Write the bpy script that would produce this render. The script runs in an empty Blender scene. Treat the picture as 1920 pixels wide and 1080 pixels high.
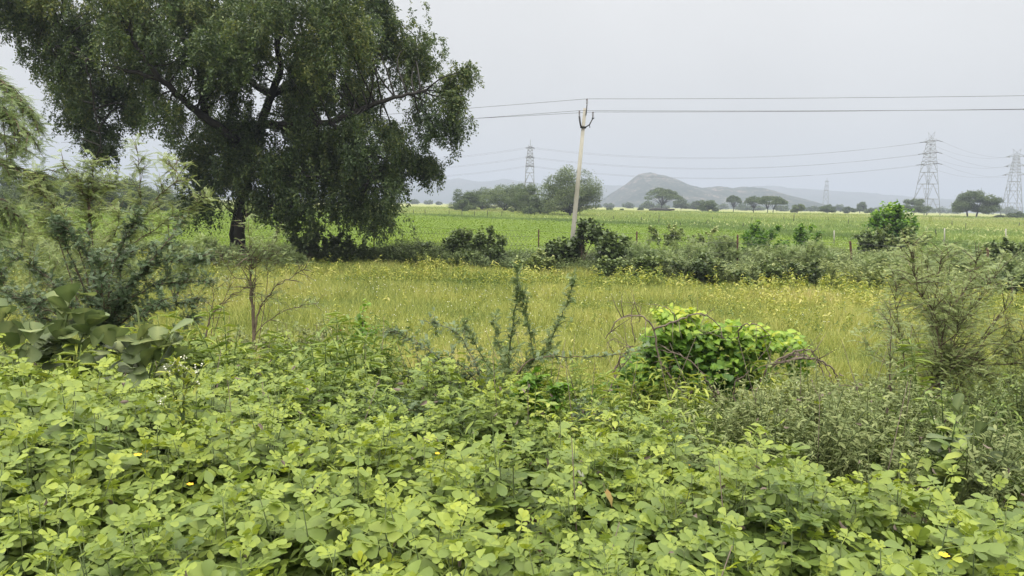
import bpy, math
import numpy as np
from mathutils import Matrix, Vector
R = math.radians
S = bpy.context.scene
# ------------------------------------------------------------------ camera
CAM = np.array([0.0, 0.0, 3.5]); F = 1423.0; PITCH = 6.3; ROLL = 1.0
cd = bpy.data.cameras.new('camera'); cam = bpy.data.objects.new('camera', cd)
S.collection.objects.link(cam); S.camera = cam
cd.sensor_width = 36; cd.lens = 36 * F / 1920; cd.clip_start = 0.05; cd.clip_end = 30000
CM = Matrix.Rotation(R(90 - PITCH), 3, 'X') @ Matrix.Rotation(R(ROLL), 3, 'Z')
cam.matrix_world = Matrix.Translation(CAM) @ CM.to_4x4()
CR = np.array(CM)
# ------------------------------------------------------------------ sky, sun, exposure
SUN_EL, SUN_AZ = 62, 200          # sun high behind the cloud, a little behind the camera
w = bpy.data.worlds.new('World'); S.world = w; w.use_nodes = True
nt = w.node_tree; N = nt.nodes; L = nt.links; N.clear()
wo = N.new('ShaderNodeOutputWorld'); bg = N.new('ShaderNodeBackground'); L.new(bg.outputs[0], wo.inputs[0])
sk = N.new('ShaderNodeTexSky'); sk.sky_type = 'NISHITA'; sk.sun_disc = False
sk.sun_elevation = R(SUN_EL); sk.sun_rotation = R(SUN_AZ); sk.air_density = 1.5; sk.dust_density = 4
hs = N.new('ShaderNodeHueSaturation'); hs.inputs['Saturation'].default_value = 0.15; L.new(sk.outputs[0], hs.inputs['Color'])
tc = N.new('ShaderNodeTexCoord'); sx = N.new('ShaderNodeSeparateXYZ'); L.new(tc.outputs['Generated'], sx.inputs[0])
cr = N.new('ShaderNodeValToRGB'); L.new(sx.outputs[2], cr.inputs[0])      # thin overcast: brighter cloud overhead
e = cr.color_ramp.elements
e[0].position = 0.0; e[0].color = (.61, .622, .63, 1)
e[1].position = 1.0; e[1].color = (.80, .77, .71, 1)
for p, c in ((.10, (.65, .66, .668)), (.26, (.74, .745, .75))):
    q = e.new(p); q.color = (*c, 1)
q = e.new(.33); q.color = (.78, .775, .77, 1)
q = e.new(.6); q.color = (.80, .77, .71, 1)
mr = N.new('ShaderNodeMapRange'); L.new(sx.outputs[2], mr.inputs[0])
mr.inputs[1].default_value = .30; mr.inputs[2].default_value = .95; mr.inputs[3].default_value = 1.0; mr.inputs[4].default_value = 5.2
ml = N.new('ShaderNodeVectorMath'); ml.operation = 'SCALE'; L.new(cr.outputs[0], ml.inputs[0]); L.new(mr.outputs[0], ml.inputs['Scale'])
nz = N.new('ShaderNodeTexNoise'); nz.inputs['Scale'].default_value = 3.0; nz.inputs['Detail'].default_value = 5; L.new(tc.outputs['Generated'], nz.inputs[0])
mn = N.new('ShaderNodeMapRange'); L.new(nz.outputs[0], mn.inputs[0]); mn.inputs[1].default_value = .3; mn.inputs[2].default_value = .7; mn.inputs[3].default_value = .955; mn.inputs[4].default_value = 1.045
m2 = N.new('ShaderNodeVectorMath'); m2.operation = 'SCALE'; L.new(ml.outputs[0], m2.inputs[0]); L.new(mn.outputs[0], m2.inputs['Scale'])
s1 = N.new('ShaderNodeVectorMath'); s1.operation = 'SCALE'; s1.inputs['Scale'].default_value = 0.010; L.new(hs.outputs[0], s1.inputs[0])
ad = N.new('ShaderNodeVectorMath'); ad.operation = 'ADD'; L.new(m2.outputs[0], ad.inputs[0]); L.new(s1.outputs[0], ad.inputs[1])
L.new(ad.outputs[0], bg.inputs[0]); bg.inputs[1].default_value = 1.12
ld = bpy.data.lights.new('sun', 'SUN'); ld.energy = 1.5; ld.angle = R(22); ld.color = (1, .96, .88)
so = bpy.data.objects.new('sun', ld); S.collection.objects.link(so)
so.rotation_euler = (R(90 - SUN_EL), 0, R(180 - SUN_AZ))
so.location = (0, 0, 60)
S.view_settings.view_transform = 'Standard'; S.view_settings.look = 'None'
S.view_settings.exposure = 0; S.view_settings.gamma = 1
S.cycles.max_bounces = 5; S.cycles.diffuse_bounces = 3; S.cycles.transmission_bounces = 3; S.cycles.glossy_bounces = 2
S.cycles.transparent_max_bounces = 4; S.cycles.volume_bounces = 0; S.cycles.use_denoising = True
S.cycles.caustics_reflective = False; S.cycles.caustics_refractive = False

# ------------------------------------------------------------------ helpers
rng = np.random.default_rng(11)
U = lambda a, b, n=None: rng.uniform(a, b, n)
def sm(a, b, x): t = np.clip((x - a) / (b - a), 0, 1); return t * t * (3 - 2 * t)
_ph = np.random.default_rng(3).uniform(0, 6.28, (8, 12)); _an = np.random.default_rng(4).uniform(0, 3.14, (8, 12))
def noise(x, y, s, k=0):
    v = 0
    for i in range(12):
        f = s * (0.6 + .28 * i); v = v + np.sin(f * (x * np.cos(_an[k, i]) + y * np.sin(_an[k, i])) + _ph[k, i]) / (1 + .25 * i)
    return v / 3.2
def tz(x, y):
    x = np.asarray(x, float); y = np.asarray(y, float)
    yy = y + .6 * np.sin(x * .5)
    z = 1.6 * (1 - sm(5.5, 14, yy)) + 1.4 * np.clip((y - 60) / 240, 0, 1)
    n = .06 * noise(x, y, .9) + .10 * noise(x, y, .25, 1)
    return z + n * sm(4, 12, np.abs(y)) * (1 - sm(60, 150, y))
def project(p):
    q = (np.asarray(p) - CAM) @ CR
    return 960 + F * q[..., 0] / -q[..., 2], 540 - F * q[..., 1] / -q[..., 2]
def at(u, v, D):
    u = np.asarray(u, float); v = np.asarray(v, float)
    l = np.stack([(u - 960) / F, -(v - 540) / F, -np.ones_like(u)], -1); d = l @ CR.T
    return CAM + d * (np.asarray(D) / d[..., 1])[..., None]
def gp(u, D):                                   # ground point at image column u, distance D
    x = (u - 960) / F * D
    for _ in range(6):
        pu, pv = project(np.array([x, D, float(tz(x, D))])); x += (u - pu) / F * D
    return np.array([x, D, float(tz(x, D))])
def gpv(u, v, lo=2, hi=4000):                   # ground point seen at a pixel
    for _ in range(50):
        m = math.sqrt(lo * hi); p = at(u, v, m)
        if p[2] > tz(p[0], p[1]): lo = m
        else: hi = m
    return gp(u, lo)
def tag(o, label=None, cat=None, group=None, kind=None):
    if label: o['label'] = label
    if cat: o['category'] = cat
    if group: o['group'] = group
    if kind: o['kind'] = kind
    return o
def thing(name, label, cat, loc=(0, 0, 0), rz=0, group=None, sc=1):
    o = bpy.data.objects.new(name, None); S.collection.objects.link(o)
    o.location = loc; o.rotation_euler = (0, 0, rz); o.scale = (sc, sc, sc); o.empty_display_size = .1
    return tag(o, label, cat, group)
class G:
    def __init__(s): s.V = []; s.F = []; s.T = []; s.n = 0
    def add(s, V, Fs, tone=.5):
        V = np.asarray(V, float).reshape(-1, 3); s.V.append(V)
        for f in Fs:
            if len(f): s.F.append(np.asarray(f) + s.n)
        s.T.append(np.broadcast_to(np.asarray(tone, float), (len(V),)) if np.ndim(tone) < 2 else np.asarray(tone).ravel()); s.n += len(V); return s
    def data(s, name, smooth=True):
        me = bpy.data.meshes.new(name)
        if not s.V: return me
        V = np.concatenate(s.V); me.vertices.add(len(V)); me.vertices.foreach_set('co', V.astype(np.float32).ravel())
        li = np.concatenate([f.ravel() for f in s.F]); ln = np.concatenate([np.full(len(f), f.shape[1]) for f in s.F])
        me.loops.add(len(li)); me.loops.foreach_set('vertex_index', li.astype(np.int32))
        me.polygons.add(len(ln)); me.polygons.foreach_set('loop_start', np.concatenate([[0], np.cumsum(ln)[:-1]]).astype(np.int32))
        me.update(calc_edges=True)
        if smooth: me.polygons.foreach_set('use_smooth', np.ones(len(ln), bool))
        a = me.attributes.new('tone', 'FLOAT', 'POINT'); a.data.foreach_set('value', np.concatenate(s.T).astype(np.float32))
        return me
    def build(s, name, mat, parent=None, smooth=True, loc=None):
        me = s.data(name, smooth); me.materials.append(mat); return link(name, me, parent, loc)
def link(name, me, parent=None, loc=None):
    o = bpy.data.objects.new(name, me); S.collection.objects.link(o)
    if parent is not None: o.parent = parent
    if loc is not None: o.location = loc
    return o
def nrm(a): return a / np.maximum(np.linalg.norm(a, axis=-1, keepdims=True), 1e-9)
def frames(d, up, sx, sy=None, sz=None):
    d = nrm(np.asarray(d, float)); up = np.broadcast_to(np.asarray(up, float), d.shape)
    y = nrm(np.cross(up, d)); z = np.cross(d, y)
    sy = sx if sy is None else sy; sz = sx if sz is None else sz
    f = lambda s: np.broadcast_to(np.asarray(s, float), (len(d),))[:, None]
    return np.stack([d * f(sx), y * f(sy), z * f(sz)], -1)
def inst(g, tpl, M, T, tone=.5):
    tv, tf, tt = tpl; k = len(tv); n = len(M)
    V = np.einsum('nij,kj->nki', M, tv) + np.asarray(T)[:, None]
    off = (np.arange(n) * k)[:, None, None]
    t = (np.broadcast_to(np.asarray(tone, float), (n,))[:, None] + tt[None, :]).ravel()
    g.add(V.reshape(-1, 3), [(f[None] + off).reshape(-1, f.shape[1]) for f in tf], t)
def tube(g, P, r, k=5, tone=.5):
    P = np.asarray(P, float); n = len(P); r = np.broadcast_to(np.asarray(r, float), (n,))
    t = nrm(np.gradient(P, axis=0)); ref = np.array([0, 0, 1.]) if abs(t[0, 2]) < .8 else np.array([1., 0, 0])
    y = nrm(np.cross(np.broadcast_to(ref, t.shape), t)); z = np.cross(t, y)
    a = np.arange(k) * 2 * np.pi / k
    V = P[:, None] + r[:, None, None] * (np.cos(a)[None, :, None] * y[:, None] + np.sin(a)[None, :, None] * z[:, None])
    i = np.arange(n - 1)[:, None] * k; j = np.arange(k)[None]; jn = (j + 1) % k
    Q = np.stack([i + j, i + jn, i + k + jn, i + k + j], -1).reshape(-1, 4)
    g.add(V.reshape(-1, 3), [Q, np.array([list(range(k))[::-1]]), np.array([[(n - 1) * k + q for q in range(k)]])], tone)
def box(g, c, s, M=None, tone=.5):
    v = np.array([[x, y, z] for x in (-.5, .5) for y in (-.5, .5) for z in (-.5, .5)]) * np.asarray(s)
    if M is not None: v = v @ np.asarray(M).T
    g.add(v + np.asarray(c), [np.array([[0, 1, 3, 2], [4, 6, 7, 5], [0, 4, 5, 1], [2, 3, 7, 6], [0, 2, 6, 4], [1, 5, 7, 3]])], tone)
# leaf templates: (verts, faces, tone offset); x = length, y = width, z = up
T0 = lambda v: np.zeros(len(v))
def tp(v, *f): v = np.array(v, float); return (v, [np.array(q) for q in f], T0(v))
DIAM = tp([(0, 0, 0), (.45, .5, .06), (1, 0, -.08), (.45, -.5, .06)], [[0, 3, 2, 1]])
LEAF = tp([(0, 0, 0), (.5, 0, -.05), (1, 0, -.16), (.28, .42, .04), (.68, .4, .02), (.28, -.42, .04), (.68, -.4, .02)],
          [[0, 1, 4, 3], [0, 5, 6, 1]], [[1, 2, 4], [1, 6, 2]])
def obov():
    v = [(0, 0, 0), (.35, 0, -.02), (.7, 0, -.03), (1, 0, -.10)]
    for s in (1, -1): v += [(.18, .15 * s, .03), (.5, .34 * s, .05), (.78, .42 * s, .03), (.95, .25 * s, -.05)]
    f = []
    for o, s in ((4, 1), (8, -1)):
        for a, b, c, d in ((0, 1, o + 1, o), (1, 2, o + 2, o + 1), (2, 3, o + 3, o + 2)): f.append([a, b, c, d] if s > 0 else [a, d, c, b])
    return tp(v, f)
OBOV = obov()
def heart(j=0):
    v = [(0, 0, 0), (.35, 0, -.03), (.7, 0, -.05), (1.05, 0, -.2)]
    for s in (1, -1): v += [(-.14, .28 * s, .06), (.22, .52 * s, .07), (.62, .36 * s, .02), (.9, .1 * s, -.12)]
    f = []
    for o, s in ((4, 1), (8, -1)):
        for a, b, c, d in ((0, 1, o + 1, o), (1, 2, o + 2, o + 1), (2, 3, o + 3, o + 2)): f.append([a, b, c, d] if s > 0 else [a, d, c, b])
    return tp(v, f)
HEART = heart()
RIBB = (OBOV[0], OBOV[1], np.array([.35] * 4 + [-.02] * 8))
HEART = (HEART[0], HEART[1], np.array([.16] * 4 + [-.03] * 8))
def compound(leaf, spec, rach=None, rr=.012):
    """spec rows: x, side angle deg, pitch, length, width -> one leaf of many leaflets"""
    g = G(); sp = np.array(spec, float)
    d = np.stack([np.cos(R(1) * sp[:, 1]) * np.cos(R(1) * sp[:, 2]), np.sin(R(1) * sp[:, 1]) * np.cos(R(1) * sp[:, 2]), np.sin(R(1) * sp[:, 2])], -1)
    P = np.zeros((len(sp), 3)); P[:, 0] = sp[:, 0]; P[:, 2] = -.12 * sp[:, 0] ** 2
    inst(g, leaf, frames(d, (0, 0, 1), sp[:, 3], sp[:, 4], sp[:, 3]), P, 0)
    if rach: 
        x = np.linspace(0, rach, 4); g.add(np.concatenate([np.stack([x, x * 0 + s * rr, -.12 * x ** 2], -1) for s in (1, -1)]), [np.array([[0, 4, 5, 1], [1, 5, 6, 2], [2, 6, 7, 3]])], 0)
    V = np.concatenate(g.V); q = {}
    for f in g.F: q.setdefault(f.shape[1], []).append(f)
    return (V, [np.concatenate(a) for a in q.values()], np.concatenate(g.T))
SENNA = [compound(OBOV, [(x, s * (a + b * i), pit + rng.uniform(-8, 8), ln * rng.uniform(.9, 1.08), ln * wd)
                         for i, (x, a, ln) in enumerate(((.34, 78, .30), (.52, 62, .40), (.66, 34, .50))) for s in (1, -1)], rach=.66, rr=.014)
         for pit, b, wd in ((0, 0, .86), (-18, 4, .8), (18, -6, .74), (-42, 0, .72), (6, 8, .9))]
FROND = compound(DIAM, [(.08 + .11 * i, s * 68, -4, .26 - .012 * i, .085) for i in range(8) for s in (1, -1)] + [(.94, 0, 0, .14, .07)], rach=.95, rr=.008)
PINN = compound(DIAM, [(.15 + .17 * i, s * 55, 6, .32, .17) for i in range(5) for s in (1, -1)] + [(.95, 0, 0, .25, .15)], rach=.95, rr=.014)
LOBED = compound(LEAF, [(0, 0, 0, 1, .5), (0, 48, -4, .85, .45), (0, -48, -4, .85, .45), (0, 100, -8, .6, .38), (0, -100, -8, .6, .38)])
# ------------------------------------------------------------------ materials
def lin(h): 
    c = [int(h[i:i + 2], 16) / 255 for i in (0, 2, 4)]; return tuple(((x + .055) / 1.055) ** 2.4 if x > .04 else x / 12.92 for x in c)
def newmat(n):
    m = bpy.data.materials.new(n); m.use_nodes = True; t = m.node_tree; t.nodes.clear()
    return m, t.nodes, t.links, t.nodes.new('ShaderNodeOutputMaterial')
def ramp(N, cols):
    r = N.new('ShaderNodeValToRGB'); e = r.color_ramp.elements
    for i, c in enumerate(cols):
        p = i / (len(cols) - 1)
        q = e[0] if i == 0 else (e[len(e) - 1] if i == len(cols) - 1 else e.new(p)); q.position = p; q.color = (*c, 1)
    return r
def mth(N, L, op, a, b):
    m = N.new('ShaderNodeMath'); m.operation = op
    for i, x in enumerate((a, b)):
        if isinstance(x, (int, float)): m.inputs[i].default_value = x
        else: L.new(x, m.inputs[i])
    return m.outputs[0]
def leafmat(name, cols, rnd=.35, nsc=.8, nk=.5, tr=.3, rough=.5, spec=.35):
    m, N, L, o = newmat(name)
    a = N.new('ShaderNodeAttribute'); a.attribute_name = 'tone'
    gm = N.new('ShaderNodeNewGeometry'); oi = N.new('ShaderNodeObjectInfo')
    nz = N.new('ShaderNodeTexNoise'); nz.inputs['Scale'].default_value = nsc; nz.inputs['Detail'].default_value = 3
    L.new(gm.outputs['Position'], nz.inputs[0])
    f = mth(N, L, 'ADD', a.outputs['Fac'], mth(N, L, 'MULTIPLY', mth(N, L, 'SUBTRACT', gm.outputs['Random Per Island'], .5), rnd))
    f = mth(N, L, 'ADD', f, mth(N, L, 'MULTIPLY', mth(N, L, 'SUBTRACT', nz.outputs[0], .5), nk))
    f = mth(N, L, 'ADD', f, mth(N, L, 'MULTIPLY', mth(N, L, 'SUBTRACT', oi.outputs['Random'], .5), .12))
    r = ramp(N, cols); L.new(f, r.inputs[0])
    p = N.new('ShaderNodeBsdfPrincipled'); L.new(r.outputs[0], p.inputs['Base Color'])
    p.inputs['Roughness'].default_value = rough; p.inputs['Specular IOR Level'].default_value = spec
    if tr > 0:
        t = N.new('ShaderNodeBsdfTranslucent'); hv = N.new('ShaderNodeHueSaturation'); hv.inputs['Hue'].default_value = .493
        hv.inputs['Saturation'].default_value = 1.1; hv.inputs['Value'].default_value = 1.25
        L.new(r.outputs[0], hv.inputs['Color']); L.new(hv.outputs[0], t.inputs[0])
        x = N.new('ShaderNodeMixShader'); x.inputs[0].default_value = tr; L.new(p.outputs[0], x.inputs[1]); L.new(t.outputs[0], x.inputs[2]); L.new(x.outputs[0], o.inputs[0])
    else: L.new(p.outputs[0], o.inputs[0])
    return m
def plain(name, cols, sc=6, rough=.85, bump=.4, stretch=(1, 1, 1), metal=0):
    m, N, L, o = newmat(name)
    tcn = N.new('ShaderNodeTexCoord'); mp = N.new('ShaderNodeMapping'); mp.inputs['Scale'].default_value = stretch
    L.new(tcn.outputs['Object'], mp.inputs[0])
    nz = N.new('ShaderNodeTexNoise'); nz.inputs['Scale'].default_value = sc; nz.inputs['Detail'].default_value = 6; L.new(mp.outputs[0], nz.inputs[0])
    mr = N.new('ShaderNodeMapRange'); mr.inputs[1].default_value = .3; mr.inputs[2].default_value = .7; L.new(nz.outputs[0], mr.inputs[0])
    r = ramp(N, cols); L.new(mr.outputs[0], r.inputs[0])
    p = N.new('ShaderNodeBsdfPrincipled'); L.new(r.outputs[0], p.inputs['Base Color']); p.inputs['Roughness'].default_value = rough; p.inputs['Metallic'].default_value = metal
    b = N.new('ShaderNodeBump'); b.inputs['Strength'].default_value = bump; b.inputs['Distance'].default_value = .03; L.new(nz.outputs[0], b.inputs['Height']); L.new(b.outputs[0], p.inputs['Normal'])
    L.new(p.outputs[0], o.inputs[0]); return m
M = dict(
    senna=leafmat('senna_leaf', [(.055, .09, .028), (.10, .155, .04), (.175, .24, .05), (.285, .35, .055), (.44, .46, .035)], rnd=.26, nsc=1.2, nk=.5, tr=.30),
    meadow=leafmat('meadow_grass', [(.12, .17, .045), (.23, .275, .068), (.34, .37, .10), (.44, .43, .14), (.51, .44, .21)], rnd=.5, nsc=.25, nk=.8, tr=.2, rough=.7),
    weedy=leafmat('yellow_weed', [(.08, .14, .03), (.16, .21, .04), (.28, .32, .065), (.41, .42, .09), (.50, .48, .17)], rnd=.7, nsc=.4, nk=.6, tr=.3),
    crop=leafmat('crop_leaf', [(.075, .13, .014), (.11, .18, .018), (.155, .23, .022), (.21, .265, .035)], rnd=.3, nsc=.06, nk=.6, tr=.3, rough=.6),
    farg=leafmat('far_grass', [(.10, .16, .045), (.17, .245, .065), (.255, .31, .09), (.33, .35, .13)], rnd=.22, nsc=.05, nk=.6, tr=.2, rough=.8),
    herb=leafmat('herb_leaf', [(.05, .09, .025), (.10, .16, .035), (.18, .25, .05), (.28, .34, .06), (.38, .40, .08)], rnd=.4, nsc=.9, nk=.7, tr=.25),
    hedge=leafmat('hedge_leaf', [(.035, .05, .025), (.07, .105, .038), (.13, .18, .06), (.22, .27, .09), (.32, .35, .13)], rnd=.4, nsc=.5, nk=.5, tr=.2),
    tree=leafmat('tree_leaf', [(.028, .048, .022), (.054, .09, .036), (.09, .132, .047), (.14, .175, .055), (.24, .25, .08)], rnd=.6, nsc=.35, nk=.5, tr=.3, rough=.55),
    far=leafmat('far_tree_leaf', [(.035, .065, .028), (.065, .10, .04), (.105, .145, .055), (.16, .20, .075)], rnd=.5, nsc=.1, nk=.4, tr=.15, rough=.8),
    feather=leafmat('feathery_leaf', [(.08, .13, .07), (.13, .19, .085), (.21, .27, .11), (.30, .35, .13)], rnd=.4, nsc=.8, nk=.4, tr=.3),
    blue=leafmat('bluish_leaf', [(.045, .08, .045), (.08, .125, .065), (.13, .185, .095), (.20, .26, .13)], rnd=.4, nsc=1., nk=.3, tr=.2),
    broad=leafmat('broad_leaf', [(.06, .09, .04), (.10, .14, .055), (.155, .20, .08), (.26, .30, .12)], rnd=.5, nsc=2.5, nk=.35, tr=.25, rough=.55),
    vine=leafmat('vine_leaf', [(.04, .10, .02), (.08, .17, .03), (.15, .27, .03), (.26, .38, .05), (.40, .44, .05)], rnd=.4, nsc=1.4, nk=.5, tr=.35),
    grey=leafmat('grey_herb', [(.06, .09, .035), (.11, .15, .05), (.18, .22, .08), (.26, .29, .12)], rnd=.5, nsc=1.5, nk=.4, tr=.2, rough=.7),
    white=plain('white_petal', [(.55, .55, .42), (.78, .78, .70)], bump=0),
    yellow=plain('yellow_petal', [(.75, .42, .02), (.80, .55, .03)], bump=0),
    orange=plain('orange_petal', [(.75, .16, .03), (.8, .22, .04)], bump=0),
    dry=plain('dry_leaf', [(.30, .15, .05), (.22, .20, .06)], bump=.2),
    bark=plain('bark', [(.010, .009, .008), (.026, .022, .018)], sc=5, stretch=(1, 1, .2)),
    twig=plain('twig', [(.09, .065, .045), (.17, .13, .095)], sc=9),
    stem=plain('green_stem', [(.06, .10, .03), (.12, .14, .05)], sc=9),
    deadwood=plain('dead_wood', [(.08, .06, .045), (.19, .15, .12)], sc=9),
    concrete=plain('concrete', [(.25, .24, .20), (.42, .405, .355)], sc=4, stretch=(1, 1, .25), bump=.3),
    rust=plain('rusty_iron', [(.045, .022, .014), (.10, .045, .028)], sc=12),
    iron=plain('black_iron', [(.015, .015, .017), (.03, .03, .032)], sc=12, rough=.6),
    porcelain=plain('insulator', [(.05, .025, .018), (.09, .04, .03)], sc=12, rough=.3, bump=0),
    steel=plain('galvanised_steel', [(.15, .155, .16), (.22, .225, .23)], sc=.6, rough=.6, bump=0),
    wire=plain('wire', [(.05, .05, .055), (.08, .08, .085)], sc=1, rough=.6, bump=0),
)
# ------------------------------------------------------------------ ground sheet
CB = np.array([(-400, 178), (-60, 166), (-22, 158), (-5, 140), (12, 124), (27, 108), (33, 88), (36, 70), (37, 52), (37, 40)], float)
def crop_f(x, y):
    """1 inside the bright green crop field"""
    yb = np.interp(x, CB[:, 0], CB[:, 1], right=0); return sm(0, 3, yb - y) * sm(42, 46, y)
def build_ground():
    g = G(); th = np.linspace(0, 2 * np.pi, 361)[:-1]
    r = np.concatenate([np.linspace(.4, 20, 60), np.geomspace(20.5, 400, 170), np.geomspace(420, 5800, 40)])
    X = r[:, None] * np.cos(th); Y = r[:, None] * np.sin(th); Z = tz(X, Y)
    Y_ = Y; V = np.stack([X, Y_, Z], -1).reshape(-1, 3); n, k = len(r), len(th)
    i = np.arange(n - 1)[:, None] * k; j = np.arange(k)[None]; jn = (j + 1) % k
    Q = np.stack([i + j, i + k + j, i + k + jn, i + jn], -1).reshape(-1, 4)
    g.add(V, [Q, np.array([list(range(k))])], sm(3.5, 9, V[:, 1]))
    me = g.data('ground'); a = me.attributes.new('crop', 'FLOAT', 'POINT'); a.data.foreach_set('value', crop_f(V[:, 0], V[:, 1]).astype(np.float32))
    a = me.attributes.new('far', 'FLOAT', 'POINT'); a.data.foreach_set('value', sm(42, 60, V[:, 1]).astype(np.float32))
    m, N, L, o = newmat('ground'); p = N.new('ShaderNodeBsdfPrincipled'); p.inputs['Roughness'].default_value = .95; p.inputs['Specular IOR Level'].default_value = .1
    gm = N.new('ShaderNodeNewGeometry')
    def ns(sc, det=6, st=(1, 1, 1)):
        mp = N.new('ShaderNodeMapping'); mp.inputs['Scale'].default_value = st; L.new(gm.outputs['Position'], mp.inputs[0])
        z = N.new('ShaderNodeTexNoise'); z.inputs['Scale'].default_value = sc; z.inputs['Detail'].default_value = det; L.new(mp.outputs[0], z.inputs[0])
        mr = N.new('ShaderNodeMapRange'); mr.inputs[1].default_value = .32; mr.inputs[2].default_value = .68; L.new(z.outputs[0], mr.inputs[0]); return mr.outputs[0]
    def mix(f, a, b):
        x = N.new('ShaderNodeMix'); x.data_type = 'RGBA'; L.new(f, x.inputs[0]); L.new(a, x.inputs[6]); L.new(b, x.inputs[7]); return x.outputs[2]
    at_ = lambda n: [setattr(q := N.new('ShaderNodeAttribute'), 'attribute_name', n), q][1].outputs['Fac']
    def rp(f, c): r = ramp(N, c); L.new(f, r.inputs[0]); return r.outputs[0]
    soil = rp(ns(3), [(.05, .032, .022), (.11, .07, .05), (.16, .11, .08)])
    mead = rp(ns(.8), [(.11, .13, .035), (.18, .20, .055), (.26, .25, .09)])
    crp = rp(ns(.35), [(.09, .135, .02), (.12, .175, .025), (.16, .22, .03)])
    fa = rp(ns(.03, 8, (.4, 1.4, 1)), [(.19, .23, .075), (.23, .26, .085), (.27, .29, .11), (.30, .27, .14)])
    c = mix(at_('tone'), soil, mead); c = mix(at_('far'), c, fa); c = mix(at_('crop'), c, crp)
    L.new(c, p.inputs['Base Color'])
    b = N.new('ShaderNodeBump'); b.inputs['Strength'].default_value = .6; b.inputs['Distance'].default_value = .25; L.new(ns(2.5), b.inputs['Height']); L.new(b.outputs[0], p.inputs['Normal'])
    L.new(p.outputs[0], o.inputs[0]); me.materials.append(m)
    tag(link('ground', me), 'flat grassland sloping down from the near bank', 'ground', kind='structure')
build_ground()
# ------------------------------------------------------------------ hills
def hill(name, label, prof, D, depth, cols, seed, rough=6.):
    pr = np.array(prof, float); P = at(pr[:, 0], pr[:, 1], np.full(len(pr), D)); n, k = 420, 60
    xs = np.linspace(P[0, 0], P[-1, 0], n); zr = np.interp(xs, P[:, 0], P[:, 2])
    t = np.linspace(-1, 1, k); X = np.repeat(xs[:, None], k, 1); Tt = np.repeat(t[None], n, 0)
    Y = D + Tt * depth + 60 * noise(X, X * 0, .004, seed)
    base = 1.4; sh = (1 - np.abs(Tt) ** 1.25); 
    nn = noise(X, Y, .02, seed) + .5 * noise(X, Y, .06, seed + 1) + .35 * noise(X, Y, .17, seed + 2)
    Z = base - 3 + (zr[:, None] - base + 3) * np.clip(sh + .10 * noise(X, Y, .012, seed + 2) * (1 - sh) * sh * 4, 0, 1) + rough * nn * .5 * sm(0, .4, sh) * np.clip((zr[:, None] - base) / 60, 0, 1)
    g = G(); i = np.arange(n - 1)[:, None] * k; j = np.arange(k - 1)[None]
    g.add(np.stack([X, Y, Z], -1).reshape(-1, 3), [np.stack([i + j, i + k + j, i + k + j + 1, i + j + 1], -1).reshape(-1, 4)], np.clip(nn * .5 + .5, 0, 1).ravel())
    m, N, L, o = newmat(name); p = N.new('ShaderNodeBsdfPrincipled'); p.inputs['Roughness'].default_value = 1; p.inputs['Specular IOR Level'].default_value = 0
    gm = N.new('ShaderNodeNewGeometry'); z = N.new('ShaderNodeTexNoise'); z.inputs['Scale'].default_value = .02; z.inputs['Detail'].default_value = 9; z.inputs['Roughness'].default_value = .7
    L.new(gm.outputs['Position'], z.inputs[0]); z2 = N.new('ShaderNodeTexNoise'); z2.inputs['Scale'].default_value = .12; z2.inputs['Detail'].default_value = 5; L.new(gm.outputs['Position'], z2.inputs[0])
    sp = N.new('ShaderNodeSeparateXYZ'); L.new(gm.outputs['Position'], sp.inputs[0])
    hgt = N.new('ShaderNodeMapRange'); hgt.inputs[1].default_value = 10; hgt.inputs[2].default_value = 130; hgt.inputs[3].default_value = -.16; hgt.inputs[4].default_value = .14; L.new(sp.outputs[2], hgt.inputs[0])
    f = mth(N, L, 'ADD', mth(N, L, 'MULTIPLY', mth(N, L, 'SUBTRACT', z.outputs[0], .5), 2.0), mth(N, L, 'MULTIPLY', mth(N, L, 'SUBTRACT', z2.outputs[0], .5), 2.2))
    f = mth(N, L, 'ADD', mth(N, L, 'ADD', f, hgt.outputs[0]), .42)
    r = ramp(N, cols); L.new(f, r.inputs[0]); L.new(r.outputs[0], p.inputs['Base Color']); L.new(p.outputs[0], o.inputs[0])
    tag(g.build(name, m), label, 'hill', kind='structure')
HC = [(.018, .028, .018), (.03, .042, .028), (.05, .062, .042), (.16, .13, .115), (.34, .27, .24)]
hill('rocky_hill', 'rocky scrub covered hill with a rounded summit', [(1095, 392), (1125, 380), (1150, 362), (1175, 345), (1195, 331), (1215, 327), (1240, 330), (1262, 336), (1285, 346), (1310, 350), (1345, 349), (1375, 352), (1392, 349), (1420, 354), (1450, 362), (1480, 372), (1510, 384), (1560, 396)], 1900, 420, HC, 0, 8)
FC = [(.02, .035, .02), (.03, .045, .025), (.04, .055, .03), (.10, .09, .08), (.2, .16, .14)]
hill('far_ridge', 'long low ridge fading into haze', [(-900, 352), (-200, 345), (400, 340), (640, 348), (700, 352), (760, 345), (800, 338), (838, 336), (860, 334), (880, 338), (905, 340), (950, 336), (1000, 342), (1040, 345), (1100, 346), (1160, 348), (1230, 356), (1400, 352), (1430, 348), (1465, 348), (1490, 353), (1520, 352), (1560, 357), (1600, 359), (1660, 365), (1720, 369), (1780, 372), (1850, 382), (1920, 389), (2100, 392), (2600, 400)], 3900, 600, FC, 3, 9)
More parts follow.
